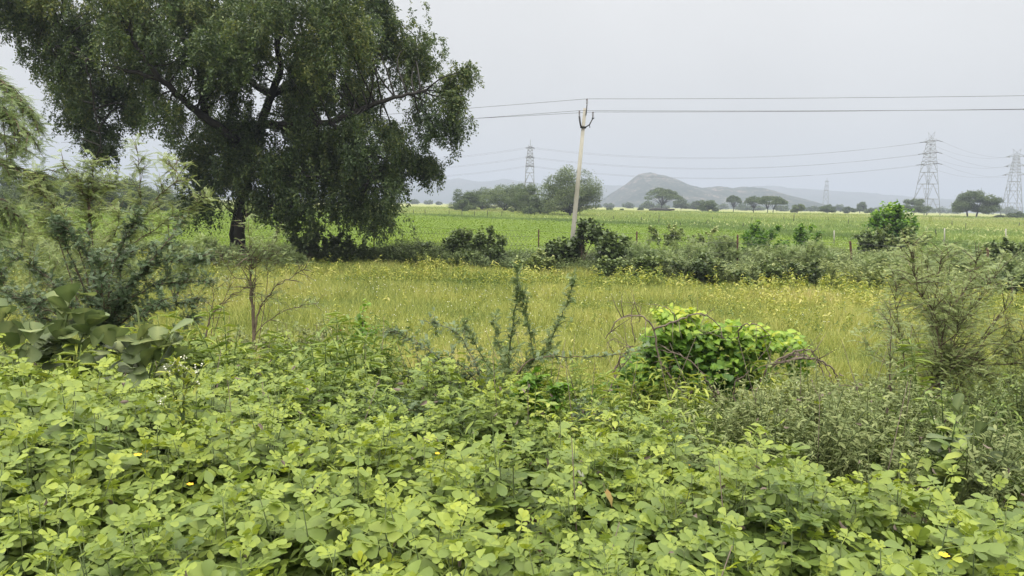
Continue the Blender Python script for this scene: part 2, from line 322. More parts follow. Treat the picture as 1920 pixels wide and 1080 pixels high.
# haze: closed box of even air round everything
def haze():
    g = G(); box(g, (0, 0, 86), (12400, 12400, 184)); me = g.data('haze', False)
    m, N, L, o = newmat('haze'); v = N.new('ShaderNodeVolumePrincipled'); v.inputs['Density'].default_value = HAZE
    v.inputs['Color'].default_value = (.56, .63, .755, 1); v.inputs['Anisotropy'].default_value = .0
    L.new(v.outputs[0], o.inputs['Volume']); me.materials.append(m)
    tag(link('haze', me), 'pale humid haze over the plain', 'haze', kind='stuff')
HAZE = .00047
haze()
# ------------------------------------------------------------------ pylons and lines
def bar(g, a, b, t, k=4): tube(g, [a, b], t, k)
def pylon(name, label, u, D, H, rz, group, W=None, top='horns'):
    p = gp(u, D); W = W or H * .225; t = thing(name, label, 'pylon', p, rz, group)
    zs = np.array([0, .2, .38, .52, .65]) * H; hw = lambda z: np.interp(z, [0, .65 * H, .9 * H, .93 * H], [W / 2, .055 * H, .03 * H, .02 * H])
    lv = list(zs) + [H * f for f in (.70, .75, .80, .85, .90)]
    g = G(); cs = [(1, 1), (1, -1), (-1, -1), (-1, 1)]
    P = lambda i, z: np.array([cs[i % 4][0] * hw(z), cs[i % 4][1] * hw(z), z])
    for i in range(4):
        g = G(); tube(g, [P(i, a) for a in lv], [.14 if a < .5 * H else .09 for a in lv], 4); g.build('leg', M['steel'], t)
    bb = G()
    for a, b in zip(lv[:-1], lv[1:]):
        for i in range(4):
            q = .09 if a < .5 * H else .065
            if b - a > .1 * H:
                mid = (P(i, b) + P(i + 1, b)) / 2
                bar(bb, P(i, a), mid, q); bar(bb, P(i + 1, a), mid, q)
                for f in (.35, .68):
                    z = a + (b - a) * f; m1 = P(i, a) + (mid - P(i, a)) * f; m2 = P(i + 1, a) + (mid - P(i + 1, a)) * f
                    bar(bb, P(i, z), m1, .05); bar(bb, P(i + 1, z), m2, .05)
            else: bar(bb, P(i, a), P(i + 1, b), q); bar(bb, P(i + 1, a), P(i, b), q)
            bar(bb, P(i, b), P(i + 1, b), q)
    bb.build('bracing', M['steel'], t)
    h = G()
    for s in (1, -1):
        bar(h, (hw(.9 * H) * s, 0, .9 * H), (-s * .02 * H, 0, .94 * H), .08); bar(h, (-s * .02 * H, 0, .93 * H), (s * .055 * H, 0, H), .08); bar(h, (s * .028 * H, 0, .9 * H), (s * .055 * H, 0, H), .08)
    h.build('peak_horns', M['steel'], t)
    att = []
    for z, l in ((.89, .115), (.75, .125), (.62, .14)):
        for s in (1, -1):
            c = G(); e_ = np.array([s * l * H, 0, z * H]); w0 = hw(z * H)
            for y in (w0, -w0): bar(c, (s * w0, y, z * H), e_, .09); bar(c, (s * w0, y, (z + .035) * H), e_, .07)
            for f in (.3, .6): bar(c, (s * (w0 + (l * H - w0) * f), w0 * (1 - f), z * H), (s * (w0 + (l * H - w0) * f), -w0 * (1 - f), z * H), .05)
            c.build('cross_arm', M['steel'], t)
            for sy in (1, -1):
                i_ = G(); q = e_ + np.array([0, sy * 2.6, -.4]); tube(i_, [e_, q], .16, 6); i_.build('insulator_string', M['iron'], t)
                cz, sz_ = math.cos(rz), math.sin(rz); att.append(p + np.array([q[0] * cz - q[1] * sz_, q[0] * sz_ + q[1] * cz, q[2]]))
    return att
def sagline(g, a, b, sag, r, n=24):
    t = np.linspace(0, 1, n)[:, None]; P = a + (b - a) * t; P[:, 2] -= (4 * sag * t * (1 - t))[:, 0]; tube(g, P, r, 4)
T1 = gp(1735, 400); T2 = gp(1896, 470); T3 = gp(992, 455)
az = lambda a, b: math.atan2(b[1] - a[1], b[0] - a[0]) - math.pi / 2
A1 = pylon('pylon', 'tall steel lattice pylon, the biggest, above the dark bush and pale green field', 1735, 400, 43, az(T3, T1) * .5 + az(T1, T2) * .5 + .0, 'lattice pylons on the plain')
A2 = pylon('pylon', 'steel lattice pylon at the edge of the photo, behind the wide two-trunked tree', 1896, 470, 41, az(T1, T2), 'lattice pylons on the plain')
A3 = pylon('pylon', 'slender lattice pylon seen side on behind the tree clump and concrete pole', 992, 455, 40, az(T3, T1) + R(12), 'lattice pylons on the plain', W=6.5)
A4 = pylon('pylon', 'faint tiny distant pylon standing in front of the hazy ridge', 1547, 1050, 46, R(70), 'lattice pylons on the plain', W=8)
def pick(A, side, lvl, sy): return A[lvl * 4 + (0 if side > 0 else 2) + (0 if sy > 0 else 1)]
def near_end(A, B): return sorted(A, key=lambda p: np.linalg.norm(p - B))
def lines(A, B, sag, r, label):
    for lvl in range(3):
        a4 = A[lvl * 4:lvl * 4 + 4]; b4 = B[lvl * 4:lvl * 4 + 4]; mb = np.mean(b4, 0); ma = np.mean(a4, 0)
        aa = sorted([min(a4[:2], key=lambda p: np.linalg.norm(p - mb)), min(a4[2:], key=lambda p: np.linalg.norm(p - mb))], key=lambda p: p[1])
        bb = sorted([min(b4[:2], key=lambda p: np.linalg.norm(p - ma)), min(b4[2:], key=lambda p: np.linalg.norm(p - ma))], key=lambda p: p[1])
        g = G()
        for a, b in zip(aa, bb): sagline(g, a, b, sag, r)
        tag(g.build('power_line', M['wire']), label % ('upper', 'middle', 'lowest')[lvl], 'power line', 'high voltage conductors between the pylons')
lines(A3, A1, 7.0, .032, '%s pair of faint high voltage wires spanning between the slender and biggest pylon')
lines(A1, A2, 3.5, .03, '%s pair of short sagging wires between the two big pylons')
for lvl in range(3):
    g = G(); a = A3[lvl * 4:lvl * 4 + 4]
    for p in (a[1], a[3]): sagline(g, p, p + np.array([-190, 60, -2.]), 7, .03)
    tag(g.build('power_line', M['wire']), '%s pair of faint wires leaving the slender pylon towards the big tree' % ('upper', 'middle', 'lowest')[lvl], 'power line', 'high voltage conductors between the pylons')
# ------------------------------------------------------------------ leaning concrete pole
PB = gp(1068, 40.5); PT = at(1097, 203, 40.5)
def pole():
    t = thing('utility_pole', 'leaning grey concrete electricity pole with black brackets in the hedge', 'utility pole', PB)
    ax = PT - PB; H = np.linalg.norm(ax); rel = ax / H
    x = np.array([1, 0, -rel[0] / rel[2]]); x /= np.linalg.norm(x); y = np.cross(rel, x)
    MM = np.stack([x, y, rel], -1)
    g = G(); P = []
    for z, a, b in ((-.6, .13, .10), (0, .13, .10), (H * .5, .11, .085), (H, .08, .06)):
        c = .18 * a; P.append([[a - c, -b, z], [a, -b + c, z], [a, b - c, z], [a - c, b, z], [-a + c, b, z], [-a, b - c, z], [-a, -b + c, z], [-a + c, -b, z]])
    V = np.array(P).reshape(-1, 3) @ MM.T; q = []
    for i in range(3):
        for j in range(8): q.append([i * 8 + j, i * 8 + (j + 1) % 8, (i + 1) * 8 + (j + 1) % 8, (i + 1) * 8 + j])
    g.add(V, [np.array(q), np.array([list(range(24, 32))])]); g.build('shaft', M['concrete'], t, smooth=False)
    W = lambda a: np.asarray(a, float) @ MM.T
    def ins(p, n=4):
        g = G(); tube(g, [W(p), W(p) + [0, 0, .30]], .014, 6)
        for k in range(n): c = W(p) + np.array([0, 0, .07 + .065 * k]); tube(g, [c, c + [0, 0, .022], c + [0, 0, .03]], [.055, .05, .02], 10)
        g.build('insulator', M['porcelain'], t); return W(p) + np.array([0, 0, .31]) + PB
    g = G(); box(g, W((.075, -.09, H - .1)), (.05, .03, .55), MM); tube(g, [W((.08, -.09, H + .1)), W((.07, -.08, H + .22))], .018, 6); g.build('top_bracket', M['iron'], t, smooth=False)
    out = [ins((.07, -.08, H + .17))]
    g = G()
    box(g, W((0, 0, H - .98)), (.30, .26, .09), MM)
    tube(g, [W((-.13, -.13, H - .98)), W((-.19, -.14, H - .80)), W((-.27, -.14, H - .45))], [.045, .05, .05], 6)
    tube(g, [W((.11, -.13, H - .98)), W((.30, -.14, H - .84)), W((.44, -.14, H - .50))], [.035, .035, .035], 6)
    tube(g, [W((.30, -.14, H - .84)), W((.34, -.16, H - 1.0))], .02, 5); box(g, W((.45, -.14, H - .49)), (.12, .07, .07), MM)
    g.build('v_bracket', M['iron'], t, smooth=False)
    out += [ins((-.27, -.14, H - .47)), ins((.44, -.14, H - .48))]
    return out
IN = pole()
for i, (p, lab) in enumerate(zip(IN, ('top electricity wire running over the tip of the concrete pole', 'left lower electricity wire on the concrete pole bracket', 'right lower electricity wire on the concrete pole bracket'))):
    g = G()
    u1, v1 = (1920, 172) if i == 0 else (1920, 199 - i); e1 = at(u1, v1, 36.); d = (e1 - p); e1 = p + d * 2.1
    e0 = p + (at(835, 203 if i == 0 else 224 - i * 1.2, 43.5) - p) * 5
    for e_, sg in ((e1, .18), (e0, .15)): sagline(g, p, e_, sg, .009, 30)
    tag(g.build('electric_wire', M['wire']), lab, 'wire', 'wires on the concrete pole')
# ------------------------------------------------------------------ fence posts
def post(u, v0, v1, D, lab, r=.035, mat='rust', lean=0, grp='rusty posts of the near fence'):
    p = gp(u, D); top = at(u + lean, v0, D); h = max(top[2] - p[2], .4)
    t = thing('fence_post', lab, 'fence post', p, 0, grp); g = G(); dx = top[0] - p[0]
    if mat == 'rust':    # angle iron
        for s in ((2 * r, .008, 0, r), (.008, 2 * r, r, 0)):
            V = np.array([[x * s[0] / 2 + s[2] + (dx if z else 0), y * s[1] / 2 + s[3] + 0, (h if z else -.3)] for x in (-1, 1) for y in (-1, 1) for z in (0, 1)])
            g.add(V, [np.array([[0, 1, 3, 2], [4, 6, 7, 5], [0, 4, 5, 1], [2, 3, 7, 6], [0, 2, 6, 4], [1, 5, 7, 3]])])
    else: tube(g, [(0, 0, -.3), (dx * .5, 0, h * .5), (dx, 0, h)], [r, r * .9, r * .8], 6)
    g.build('stake', M[mat], t, smooth=False)
    k = G(); 
    pass
    return p + np.array([0, 0, 0]), h, dx
NP = [(-60, 414, 47, 0, 'half hidden rusty fence post behind the feathery bush at the edge'), (315, 410, 46, 0, 'rusty fence post between the bluish bush and big tree trunk'), (701, 418, 45, 0, 'straight rusty fence post just below the hanging foliage of the big tree'),
      (1010, 430, 43, 0, 'rusty fence post nearest the leaning concrete pole on its left side'), (1193, 434, 41, 1, 'rusty fence post just right of the concrete pole and dark bushes'), (1383, 440, 39, 0, 'dark rusty fence post before the pale grey green bushes and vine covered post'),
      (1602, 452, 36, -8, 'tilted rusty fence post below the bright dense bush'), (1850, 465, 34, 2, 'rusty fence post behind the tall feathery sapling')]
pts = [post(u, v, 0, D, lab, lean=ln) for u, v, D, ln, lab in NP]
fw = thing('wire_fence', 'thin sagging strand wire fence strung between the rusty posts', 'fence', (0, 0, 0))
for z in (.3, .55, .8, .95):
    g = G()
    for (a, ha, da), (b, hb, db) in zip(pts[:-1], pts[1:]): sagline(g, a + [da * z, 0, ha * z], b + [db * z, 0, hb * z], .05, .006, 10)
    g.build('strand', M['wire'], fw)
g = G()      # chain-link panel hung along the left spans
for (a, ha, da), (b, hb, db) in zip(pts[:3], pts[1:4]):
    Ls = np.linalg.norm(b - a); n = int(Ls / .22)
    for s in (0, 1):
        for i in range(-4, n):
            x0, x1 = i / n, (i + 4.5) / n; z0, z1 = .05, .86
            if s: z0, z1 = z1, z0
            if x0 < 0 or x1 > 1: continue
            p0 = a + (b - a) * x0; p1 = a + (b - a) * x1; tube(g, [p0 + [0, 0, ha * z0], p1 + [0, 0, hb * z1]], .006, 3)
g.build('chain_link', M['wire'], fw)
FPL = [(1235, 403, 419, 1), (1203, 407, 413, 0), (1275, 417, 425, 1), (1322, 411, 420, 6), (1393, 418, 425, 1), (1488, 402, 415, 1), (1470, 407, 413, 0), (1590, 411, 422, 1), (1555, 408, 414, -3), (1785, 414, 423, 0), (1811, 418, 429, 0),
       (1756, 430, 444, -2), (1910, 417, 424, 2), (775, 393, 403, 0), (797, 393, 404, 0), (842, 394, 404, 0), (866, 393, 405, 0), (890, 396, 405, 0), (914, 395, 406, 0), (941, 396, 407, 0), (1150, 405, 411, 0), (1176, 404, 410, 0), (1218, 403, 409, 1), (1410, 408, 414, 0), (1336, 407, 413, 0)]
for u, v0, v1, ln in FPL:
    p = gpv(u, v1 + 1, 40, 400); p = gpv(u, v1 + 1, 40, 400)
    post(u, v0, v1, p[1], 'thin weathered wooden fence stake far out in the open field', r=.06 if p[1] < 150 else .08, mat='bark', lean=ln, grp='far field fence stakes')
for u, v0, v1 in ((1771, 428, 447), (1886, 429, 447), (1564, 432, 446)):
    p = gpv(u, v1 + 14, 30, 300); post(u, v0, v1, p[1], 'pale concrete fence post in the grass beyond the feathery saplings', r=.07, mat='concrete', grp='pale concrete posts')
# ------------------------------------------------------------------ trees
def rvec(n): v = rng.normal(size=(n, 3)); return nrm(v)
def limb(g, a, b, r0, r1, w=.12, n=6, tone=.5, k=6):
    a = np.asarray(a, float); b = np.asarray(b, float); t = np.linspace(0, 1, n)[:, None]; Ln = np.linalg.norm(b - a)
    P = a + (b - a) * t + np.sin(t * np.pi) * rng.normal(size=3) * w * Ln; P[:, 2] += (np.sin(t * np.pi) * w * Ln * .5)[:, 0]
    tube(g, P, np.linspace(r0, r1, n), k); return P
def far_tree(name, label, cat, u, D, h, wd, kind='round', mat='far', n=2600, s=.34, group=None, tone=.45, trunks=1, gap=0.0):
    p = gp(u, D); t = thing(name, label, cat, p, 0, group); tr = G(); cr_ = G(); sp = G()
    nc = {'round': 34, 'umbrella': 30, 'bush': 22, 'oak': 44}[kind] * (2 if h > 12 and kind == 'bush' else 1); C = []
    for i in range(nc):
        a = U(0, 6.28); q = math.sqrt(U(0, 1))
        if kind == 'umbrella': r_ = q * .44 * wd; z = h * (.93 - .30 * q ** 2.2 + U(-.14, .02)); rr = (.13 * wd, .085 * h)
        elif kind == 'bush': r_ = q * .4 * wd; z = h * (.15 + .68 * U(0, 1) * math.sqrt(1 - q * q * .7)); rr = (.14 * wd, .16 * h)
        elif kind == 'oak': r_ = q * .42 * wd; z = h * (.20 + .70 * U(.0, 1) * math.sqrt(1 - q * q * .8)); rr = (.10 * wd, .11 * h)
        else: r_ = q * .40 * wd; z = h * (.22 + .70 * U(.0, 1) * math.sqrt(1 - q * q * .75)); rr = (.13 * wd, .12 * h)
        C.append((r_ * math.cos(a), r_ * math.sin(a), z, *rr))
    C = np.array(C); fork = h * {'umbrella': .26, 'round': .16, 'bush': .05, 'oak': .2}[kind]
    tx = [(i - (trunks - 1) / 2) * wd * .17 for i in range(trunks)]; r0 = max(.022 * h, .08) / (1 if trunks == 1 else 1.1)
    for x in tx: limb(tr, (x, 0, -.3), (x * 1.1 + U(-.03, .03) * wd, 0, fork), r0 * 1.25, r0, .03)
    for c in C[::2 if kind != 'umbrella' else 1]:
        x = min(tx, key=lambda x: abs(x - c[0])); limb(tr, (x * 1.1, 0, fork * U(.85, 1.0)), c[:3], r0 * .5, r0 * .12, .10, 5, k=4)
    n = int(n * 3.2); k = rng.integers(0, nc, n); v = rvec(n) * (U(.3, 1, n) ** .5)[:, None]; v *= np.where(rng.random(n) < .14, U(1, 1.55, n), 1.)[:, None]; v[:, 2] = np.where(v[:, 2] < -.3, v[:, 2] * .6, v[:, 2])
    P = C[k, :3] + v * np.stack([C[k, 3], C[k, 3], C[k, 4]], -1)
    d = nrm(rvec(n) + v * .8); up = nrm(rvec(n) * .7 + [0, 0, 1])
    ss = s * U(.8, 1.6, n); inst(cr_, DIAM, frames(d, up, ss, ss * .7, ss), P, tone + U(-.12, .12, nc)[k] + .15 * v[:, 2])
    tr.build('trunk', M['bark'], t); cr_.build('crown', M[mat], t); return t
HZ = 'scattered trees on the plain'
dd = lambda u, v: gpv(u, v, 60, 520)[1]
def ft(name, label, u, vt, vb, wpx, kind, Dm=None, **k):
    D = Dm or dd(u, vb); p = gp(u, D); top = at(u, vt, D)[2]; h = top - p[2]; wd = wpx / F * D
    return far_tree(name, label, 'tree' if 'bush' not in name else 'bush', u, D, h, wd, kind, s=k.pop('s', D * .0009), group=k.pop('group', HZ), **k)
ft('acacia_tree', 'wide umbrella crowned acacia in front of the rocky hill, dark log at its foot', 1241, 352, 395, 68, 'umbrella', n=4200)
ft('acacia_tree', 'smaller hazy tree just right of the umbrella acacia with the log', 1277, 371, 394, 38, 'round')
ft('acacia_tree', 'small pale tree between two darker trees under the hill', 1306, 377, 394, 24, 'round')
ft('dense_tree', 'dark dense low tree with a pointed top under the hill', 1328, 371, 398, 42, 'bush', n=3000)
ft('acacia_tree', 'narrow flat topped tree standing alone below the hill shoulder', 1375, 367, 397, 30, 'umbrella', n=2200)
ft('acacia_tree', 'thin leaning acacia left of the twin trunked acacia', 1413, 366, 399, 34, 'umbrella', n=1500)
ft('acacia_tree', 'broad flat acacia on two forking trunks near the field centre', 1444, 367, 400, 58, 'umbrella', n=3600, trunks=2)
ft('small_tree', 'small round tree with brownish leaves on a short trunk', 1495, 381, 401, 30, 'round', n=1800, tone=.7)
ft('small_tree', 'low round tree left of the faint far pylon base', 1551, 383, 401, 30, 'round', n=1800)
ft('small_tree', 'hazy rounded tree, left one of the pair beyond the faint pylon', 1590, 387, 401, 26, 'bush', n=1400)
ft('small_tree', 'taller hazy tree rising behind the low pair by the bright bush', 1612, 377, 400, 24, 'round', Dm=520, n=1400)
ft('small_tree', 'hazy rounded tree just left of the bright dense bush', 1634, 388, 402, 26, 'bush', n=1400)
ft('spreading_tree', 'flat topped grey green tree peeping out behind the bright dense bush', 1713, 371, 404, 58, 'oak', n=4200)
ft('spreading_tree', 'wide dark spreading tree on two trunks between the big pylons', 1822, 345, 408, 92, 'oak', n=9000, trunks=2, tone=.4, s=.34)
ft('round_bush', 'small dark round bush on the field at the edge of the photo', 1906, 396, 410, 30, 'bush', n=1500)
ft('round_bush', 'low flat bush left of the dark round bush at the photo edge', 1877, 403, 409, 24, 'bush', n=900)
ft('round_bush', 'tiny round bush alone in the field left of the umbrella acacia', 1201, 388, 394, 12, 'bush', n=500)
ft('round_bush', 'tiny bush in the field under the left foot of the hill', 1143, 388, 394, 12, 'bush', n=500)
ft('round_bush', 'very small bush between the two tiny bushes below the hill', 1166, 391, 395, 7, 'bush', n=300)
for u, vt, w_ in ((778, 373, 14), (803, 374, 14), (823, 378, 10), (700, 372, 16), (655, 374, 14), (612, 373, 16), (1176, 379, 20), (1213, 375, 22), (1290, 378, 26), (1352, 380, 24), (1395, 378, 30), (1465, 384, 22), (1524, 386, 20), (1575, 381, 18), (1655, 384, 26), (1680, 386, 22), (1738, 388, 26), (1765, 386, 30), (1790, 390, 20), (1862, 388, 30), (1890, 386, 26), (1140, 380, 18), (1120, 383, 14), (1240, 380, 24), (1335, 384, 30), (1420, 384, 26), (1500, 388, 26), (1545, 389, 20)):
    ft('hazy_tree', 'small blue grey tree almost lost in haze at the foot of the hills', u, vt, 0, w_ * 1.25, 'bush', Dm=U(640, 900), n=500, s=.9, group='hazy trees at the foot of the hills')
ft('dense_tree', 'leftmost rounded dark tree of the clump beside the slender pylon', 868, 347, 391, 62, 'bush', Dm=250, n=5200)
ft('acacia_tree', 'flat crowned grey green tree second from the left in the clump', 903, 342, 392, 70, 'bush', Dm=262, n=4600, tone=.55)
ft('acacia_tree', 'tall broad crowned tree in the middle of the clump', 945, 334, 396, 96, 'bush', Dm=240, n=8000, tone=.6)
ft('dense_tree', 'rounded dull green tree filling the back of the clump behind the bright one', 966, 338, 396, 70, 'bush', Dm=262, n=5000)
ft('dense_tree', 'bright green dense tree in front of the slender pylon foot', 984, 339, 402, 72, 'bush', Dm=215, n=6000, tone=.55)
ft('dense_tree', 'low green tree tucked against the left side of the round willowy tree', 1012, 360, 405, 60, 'bush', Dm=205, n=5000, tone=.6)
ft('round_tree', 'big round willowy green tree directly behind the leaning pole', 1069, 300, 407, 122, 'bush', Dm=196, n=9000, s=.26, tone=.65, mat='far')
ft('low_bush', 'low dark bush in front of the tree clump', 992, 385, 406, 30, 'bush', Dm=190, n=1500)
ft('low_bush', 'low bush at the left foot of the tree clump', 868, 372, 395, 40, 'bush', Dm=225, n=2600)
for i, (u, vt, w_, D, lab) in enumerate(((-60, 292, 150, 120, 'dense tree of the left wood, furthest to the edge behind the feathery boughs'), (25, 300, 120, 130, 'dense tree of the left wood behind the feathery boughs'), (95, 305, 110, 125, 'dense tree of the left wood above the bluish bush'), (165, 312, 100, 135, 'rounded tree of the left wood under the hanging strands'),
        (228, 318, 95, 140, 'rounded tree of the left wood beside the gap of sky'), (285, 333, 80, 150, 'lowest and rightmost tree of the left wood'), (330, 352, 60, 190, 'hazy tree behind the rightmost tree of the left wood'))):
    ft('wood_tree', lab, u, vt, 0, w_, 'bush', Dm=D, n=6500, s=.17, group='trees of the left wood', tone=.6)
# dark log under the acacia
lg = thing('fallen_log', 'dark fallen log lying in the grass at the foot of the umbrella acacia', 'log', gp(1243, dd(1243, 397)))
g = G(); tube(g, [(-6, 0, .6), (-3, .4, .9), (1, .2, .8), (5, 0, 1.0)], [.5, .7, .6, .3], 8); g.build('trunk', M['bark'], lg)
g = G()
for a in ((-4, 1.9), (-1, 1.6), (2, 2.0)): tube(g, [(a[0], 0, .8), (a[0] - .8, .1, a[1])], [.2, .08], 5)
g.build('broken_branches', M['bark'], lg)
# ------------------------------------------------------------------ the big tree
TD = 41.5
def smooth_px(v): v = np.array(v, float); t = np.linspace(0, len(v) - 1, 24); return np.stack([np.interp(t, np.arange(len(v)), v[:, c]) for c in (0, 1)], -1)
def big_tree():
    base = gp(450, TD); t = thing('shade_tree', 'huge dark drooping shade tree filling the upper left of the photo', 'tree', base)
    A = lambda u, v, dy=0: at(u, v, TD + dy) - base
    tr = G(); lim = []
    spec = {'T': ([(447, 520, 0), (449, 470, 0), (451, 420, 0), (461, 350, 0), (468, 290, 0)], .27, .25),
            'T2': ([(432, 520, .5), (434, 450, .6), (440, 400, .5), (458, 345, .2)], .16, .14),
            'A': ([(468, 290, 0), (430, 250, -1), (385, 222, -1.6), (345, 190, -2.2), (305, 152, -3), (275, 118, -3.4), (240, 60, -3.5)], .26, .08),
            'B': ([(385, 225, -1.5), (376, 150, -.5), (366, 60, .5), (352, -60, 1)], .22, .07),
            'C': ([(468, 290, 0), (490, 230, .3), (508, 180, .5), (528, 130, .2), (518, 80, 0), (530, 0, 0), (542, -90, 0)], .27, .09),
            'D': ([(490, 232, .3), (560, 238, -1), (620, 230, -2), (690, 200, -2), (745, 180, -2), (800, 168, -2)], .24, .06),
            'E': ([(508, 180, .5), (580, 130, 2), (640, 60, 3), (690, 0, 3.5)], .2, .06), 'F': ([(305, 152, -3), (230, 130, -3), (160, 110, -3), (90, 80, -2)], .12, .04),
            'H': ([(620, 230, -2), (680, 280, -2.5), (705, 350, -2.5)], .1, .04), 'I': ([(466, 320, 0), (420, 338, 1), (370, 368, 2)], .14, .05),
            'J': ([(467, 300, 0), (540, 330, -2), (600, 330, -3)], .14, .05), 'K': ([(508, 180, .5), (450, 140, 3), (420, 60, 4), (400, -40, 4)], .2, .07),
            'M': ([(160, 110, -3), (172, 170, -2.6), (182, 230, -2.4), (192, 285, -2.3)], .05, .015), 'N': ([(160, 110, -3), (120, 60, -2), (60, 10, 0), (20, -60, 1)], .07, .03), 'L': ([(451, 410, 0), (500, 385, -1.5), (545, 385, -2)], .10, .04)}
    for k, (p, r0, r1) in spec.items():
        P = np.array([A(*q) for q in p]); n = len(P); ts = np.linspace(0, n - 1, n * 4); Q = np.stack([np.interp(ts, np.arange(n), P[:, c]) for c in range(3)], -1)
        Q[1:-1] = (Q[:-2] + Q[1:-1] * 2 + Q[2:]) / 4; Q[1:-1] += rng.normal(size=(len(Q) - 2, 3)) * .03
        rr = np.linspace(r0, r1, len(Q)) * (1 if k != 'T' else np.linspace(1.15, 1, len(Q))); tube(tr, Q, rr, 9)
        if k not in ('T', 'T2'): lim.append(Q)
    tr.build('trunk', M['bark'], t); LQ = np.concatenate(lim)
    B = [(60, -20, 80, 70), (20, -50, 90, 70), (120, 60, 90, 75), (135, 130, 62, 60), (180, 205, 48, 62), (168, 262, 14, 28), (196, 268, 14, 36), (245, 120, 80, 90), (258, 215, 26, 40), (330, 60, 140, 110), (330, 180, 70, 50),
         (420, -50, 190, 100), (405, 250, 72, 52), (375, 315, 46, 34), (385, 368, 44, 26), (520, 378, 40, 16), (470, 330, 95, 62), (480, 180, 120, 100), (560, 50, 150, 120), (600, 190, 110, 90), (530, 385, 75, 26), (600, 320, 80, 50),
         (650, 110, 95, 115), (680, 260, 85, 80), (700, 352, 48, 40), (700, 398, 42, 18), (672, -10, 70, 80), (735, 70, 26, 40), (795, 120, 60, 50), (845, 150, 34, 50), (812, 225, 48, 55), (798, 295, 32, 42), (742, 322, 30, 30), (645, 385, 46, 24), (560, 320, 60, 40), (650, 335, 50, 40), (600, 260, 60, 40), (440, 250, 60, 50), (750, 260, 40, 50), (440, 80, 130, 90), (230, 20, 120, 80)]
    ar = np.array([(a[2] * a[3]) ** .72 for a in B]); NS = 9000; ns = np.maximum((ar / ar.sum() * NS).astype(int), 12)
    br = G(); SP = []; 
    sub = []
    for (u, v, ru, rv), n in zip(B, ns):
        rm = (ru + rv) / 2 / F * TD; dy0 = U(-3.5, 3.5) if ru > 60 else U(-2, 2)
        m = max(3, n // 28)                        # secondary boughs: leaf sprays gather round them
        for _ in range(m):
            a = U(0, 6.28); q = math.sqrt(U(0, 1)) * .85; uu, vv = u + ru * q * math.cos(a), v + rv * q * math.sin(a); dy = dy0 + U(-1, 1) * min(rm, 4.5)
            c = A(uu, vv, dy); j = np.argmin(np.linalg.norm(LQ - c, axis=1) + rng.uniform(0, .8, len(LQ))); limb(br, LQ[j], c, .05, .012, .1, 7, k=5)
            k = n // m; tb = U(-.16, .16); off = rng.normal(size=(k, 3)) * np.array([.48, .60, .54]) * (1.0 if ru > 40 else .45)
            SP.append(np.concatenate([c + off, np.full((k, 1), tb) + U(-.06, .06, (k, 1))], 1))
    br.build('branches', M['bark'], t)
    SP = np.concatenate(SP); ctr = SP[:, :3] + base - [0, 0, .4]; pu, pv = project(ctr); near = np.zeros(len(SP), bool)
    for vis, yl in (([(440, 262), (385, 224), (345, 190), (305, 152), (278, 120)], TD - 2), ([(500, 205), (508, 180), (528, 130), (520, 85)], TD), ([(600, 232), (650, 220), (700, 200)], TD - 2)):
        q = smooth_px(vis); dd_ = np.min(np.hypot(pu[:, None] - q[None, :, 0], pv[:, None] - q[None, :, 1]), 1); near |= (dd_ < 24) & (ctr[:, 1] < yl + 1.5) & (rng.random(len(SP)) < .9)
    SP = SP[~near]
    # hanging spray templates
    cg = G(); per = len(SP) // 10 + 1
    for i in range(10):
        g = G(); n = 46; tt = U(.05, 1, n); Ls = U(.75, 1.25); out = .38
        P = np.stack([out * np.sin(tt * 1.5) * 1.0, U(-.05, .05, n), .12 * np.sin(tt * 3) - Ls * tt ** 1.6], -1) + rng.normal(size=(n, 3)) * .09
        d = nrm(np.stack([U(-.6, 1, n), U(-1, 1, n), U(-1.1, .5, n)], -1)); s_ = U(.13, .22, n)
        inst(g, LEAF if i % 2 else DIAM, frames(d, rvec(n) * .6 + [0, 0, 1], s_, s_ * .5, s_), P, U(-.05, .1, n) * 1.0)
        x = np.linspace(0, 1, 5); tube(g, np.stack([out * np.sin(x * 1.5), x * 0, .12 * np.sin(x * 3) - Ls * x ** 1.6], -1), .006, 3, -.2)
        V = np.concatenate(g.V); q = {}
        for f in g.F: q.setdefault(f.shape[1], []).append(f)
        T_ = (V, [np.concatenate(a) for a in q.values()], np.concatenate(g.T))
        s = SP[i::10]; a = U(0, 6.28, len(s)); d = np.stack([np.cos(a), np.sin(a), U(-.25, .35, len(s))], -1)
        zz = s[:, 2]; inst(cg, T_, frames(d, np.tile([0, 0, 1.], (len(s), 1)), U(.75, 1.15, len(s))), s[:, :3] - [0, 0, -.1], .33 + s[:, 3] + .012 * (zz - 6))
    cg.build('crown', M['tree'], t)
big_tree()
# ------------------------------------------------------------------ ground cover
HL = np.array([(-60, 44), (-18.4, 43), (-10.6, 42), (0, 38), (12.3, 32.5), (20.5, 31), (26, 30), (60, 28)], float)
hy = lambda x: np.interp(x, HL[:, 0], HL[:, 1])
BL = G_ = None
BLADE = tp([(0, -.5, 0), (0, .5, 0), (.5, .38, -.02), (.5, -.38, -.02), (1, 0, -.14)], [[0, 1, 2, 3]], [[3, 2, 4]])
def wedge(n, d0, d1, pw=0., side=.86, off=1.5):
    """n points in the view wedge, density per area ~ D**-pw"""
    D = d0 + (d1 - d0) * rng.random(n * 3); wgt = (D * side + off) * D ** -pw; D = D[rng.random(n * 3) < wgt / wgt.max()][:n]
    return U(-1, 1, len(D)) * (D * side + off), D
def blades(g, x, y, h, w, tone, lean=.35, z0=0.):
    n = len(x); d = nrm(np.stack([rng.normal(0, lean, n), rng.normal(0, lean, n), np.ones(n)], -1))
    a = U(0, 6.28, n); inst(g, BLADE, frames(d, np.stack([np.cos(a), np.sin(a), np.zeros(n)], -1), h, w, h), np.stack([x, y, tz(x, y) - .02 + z0], -1), tone)
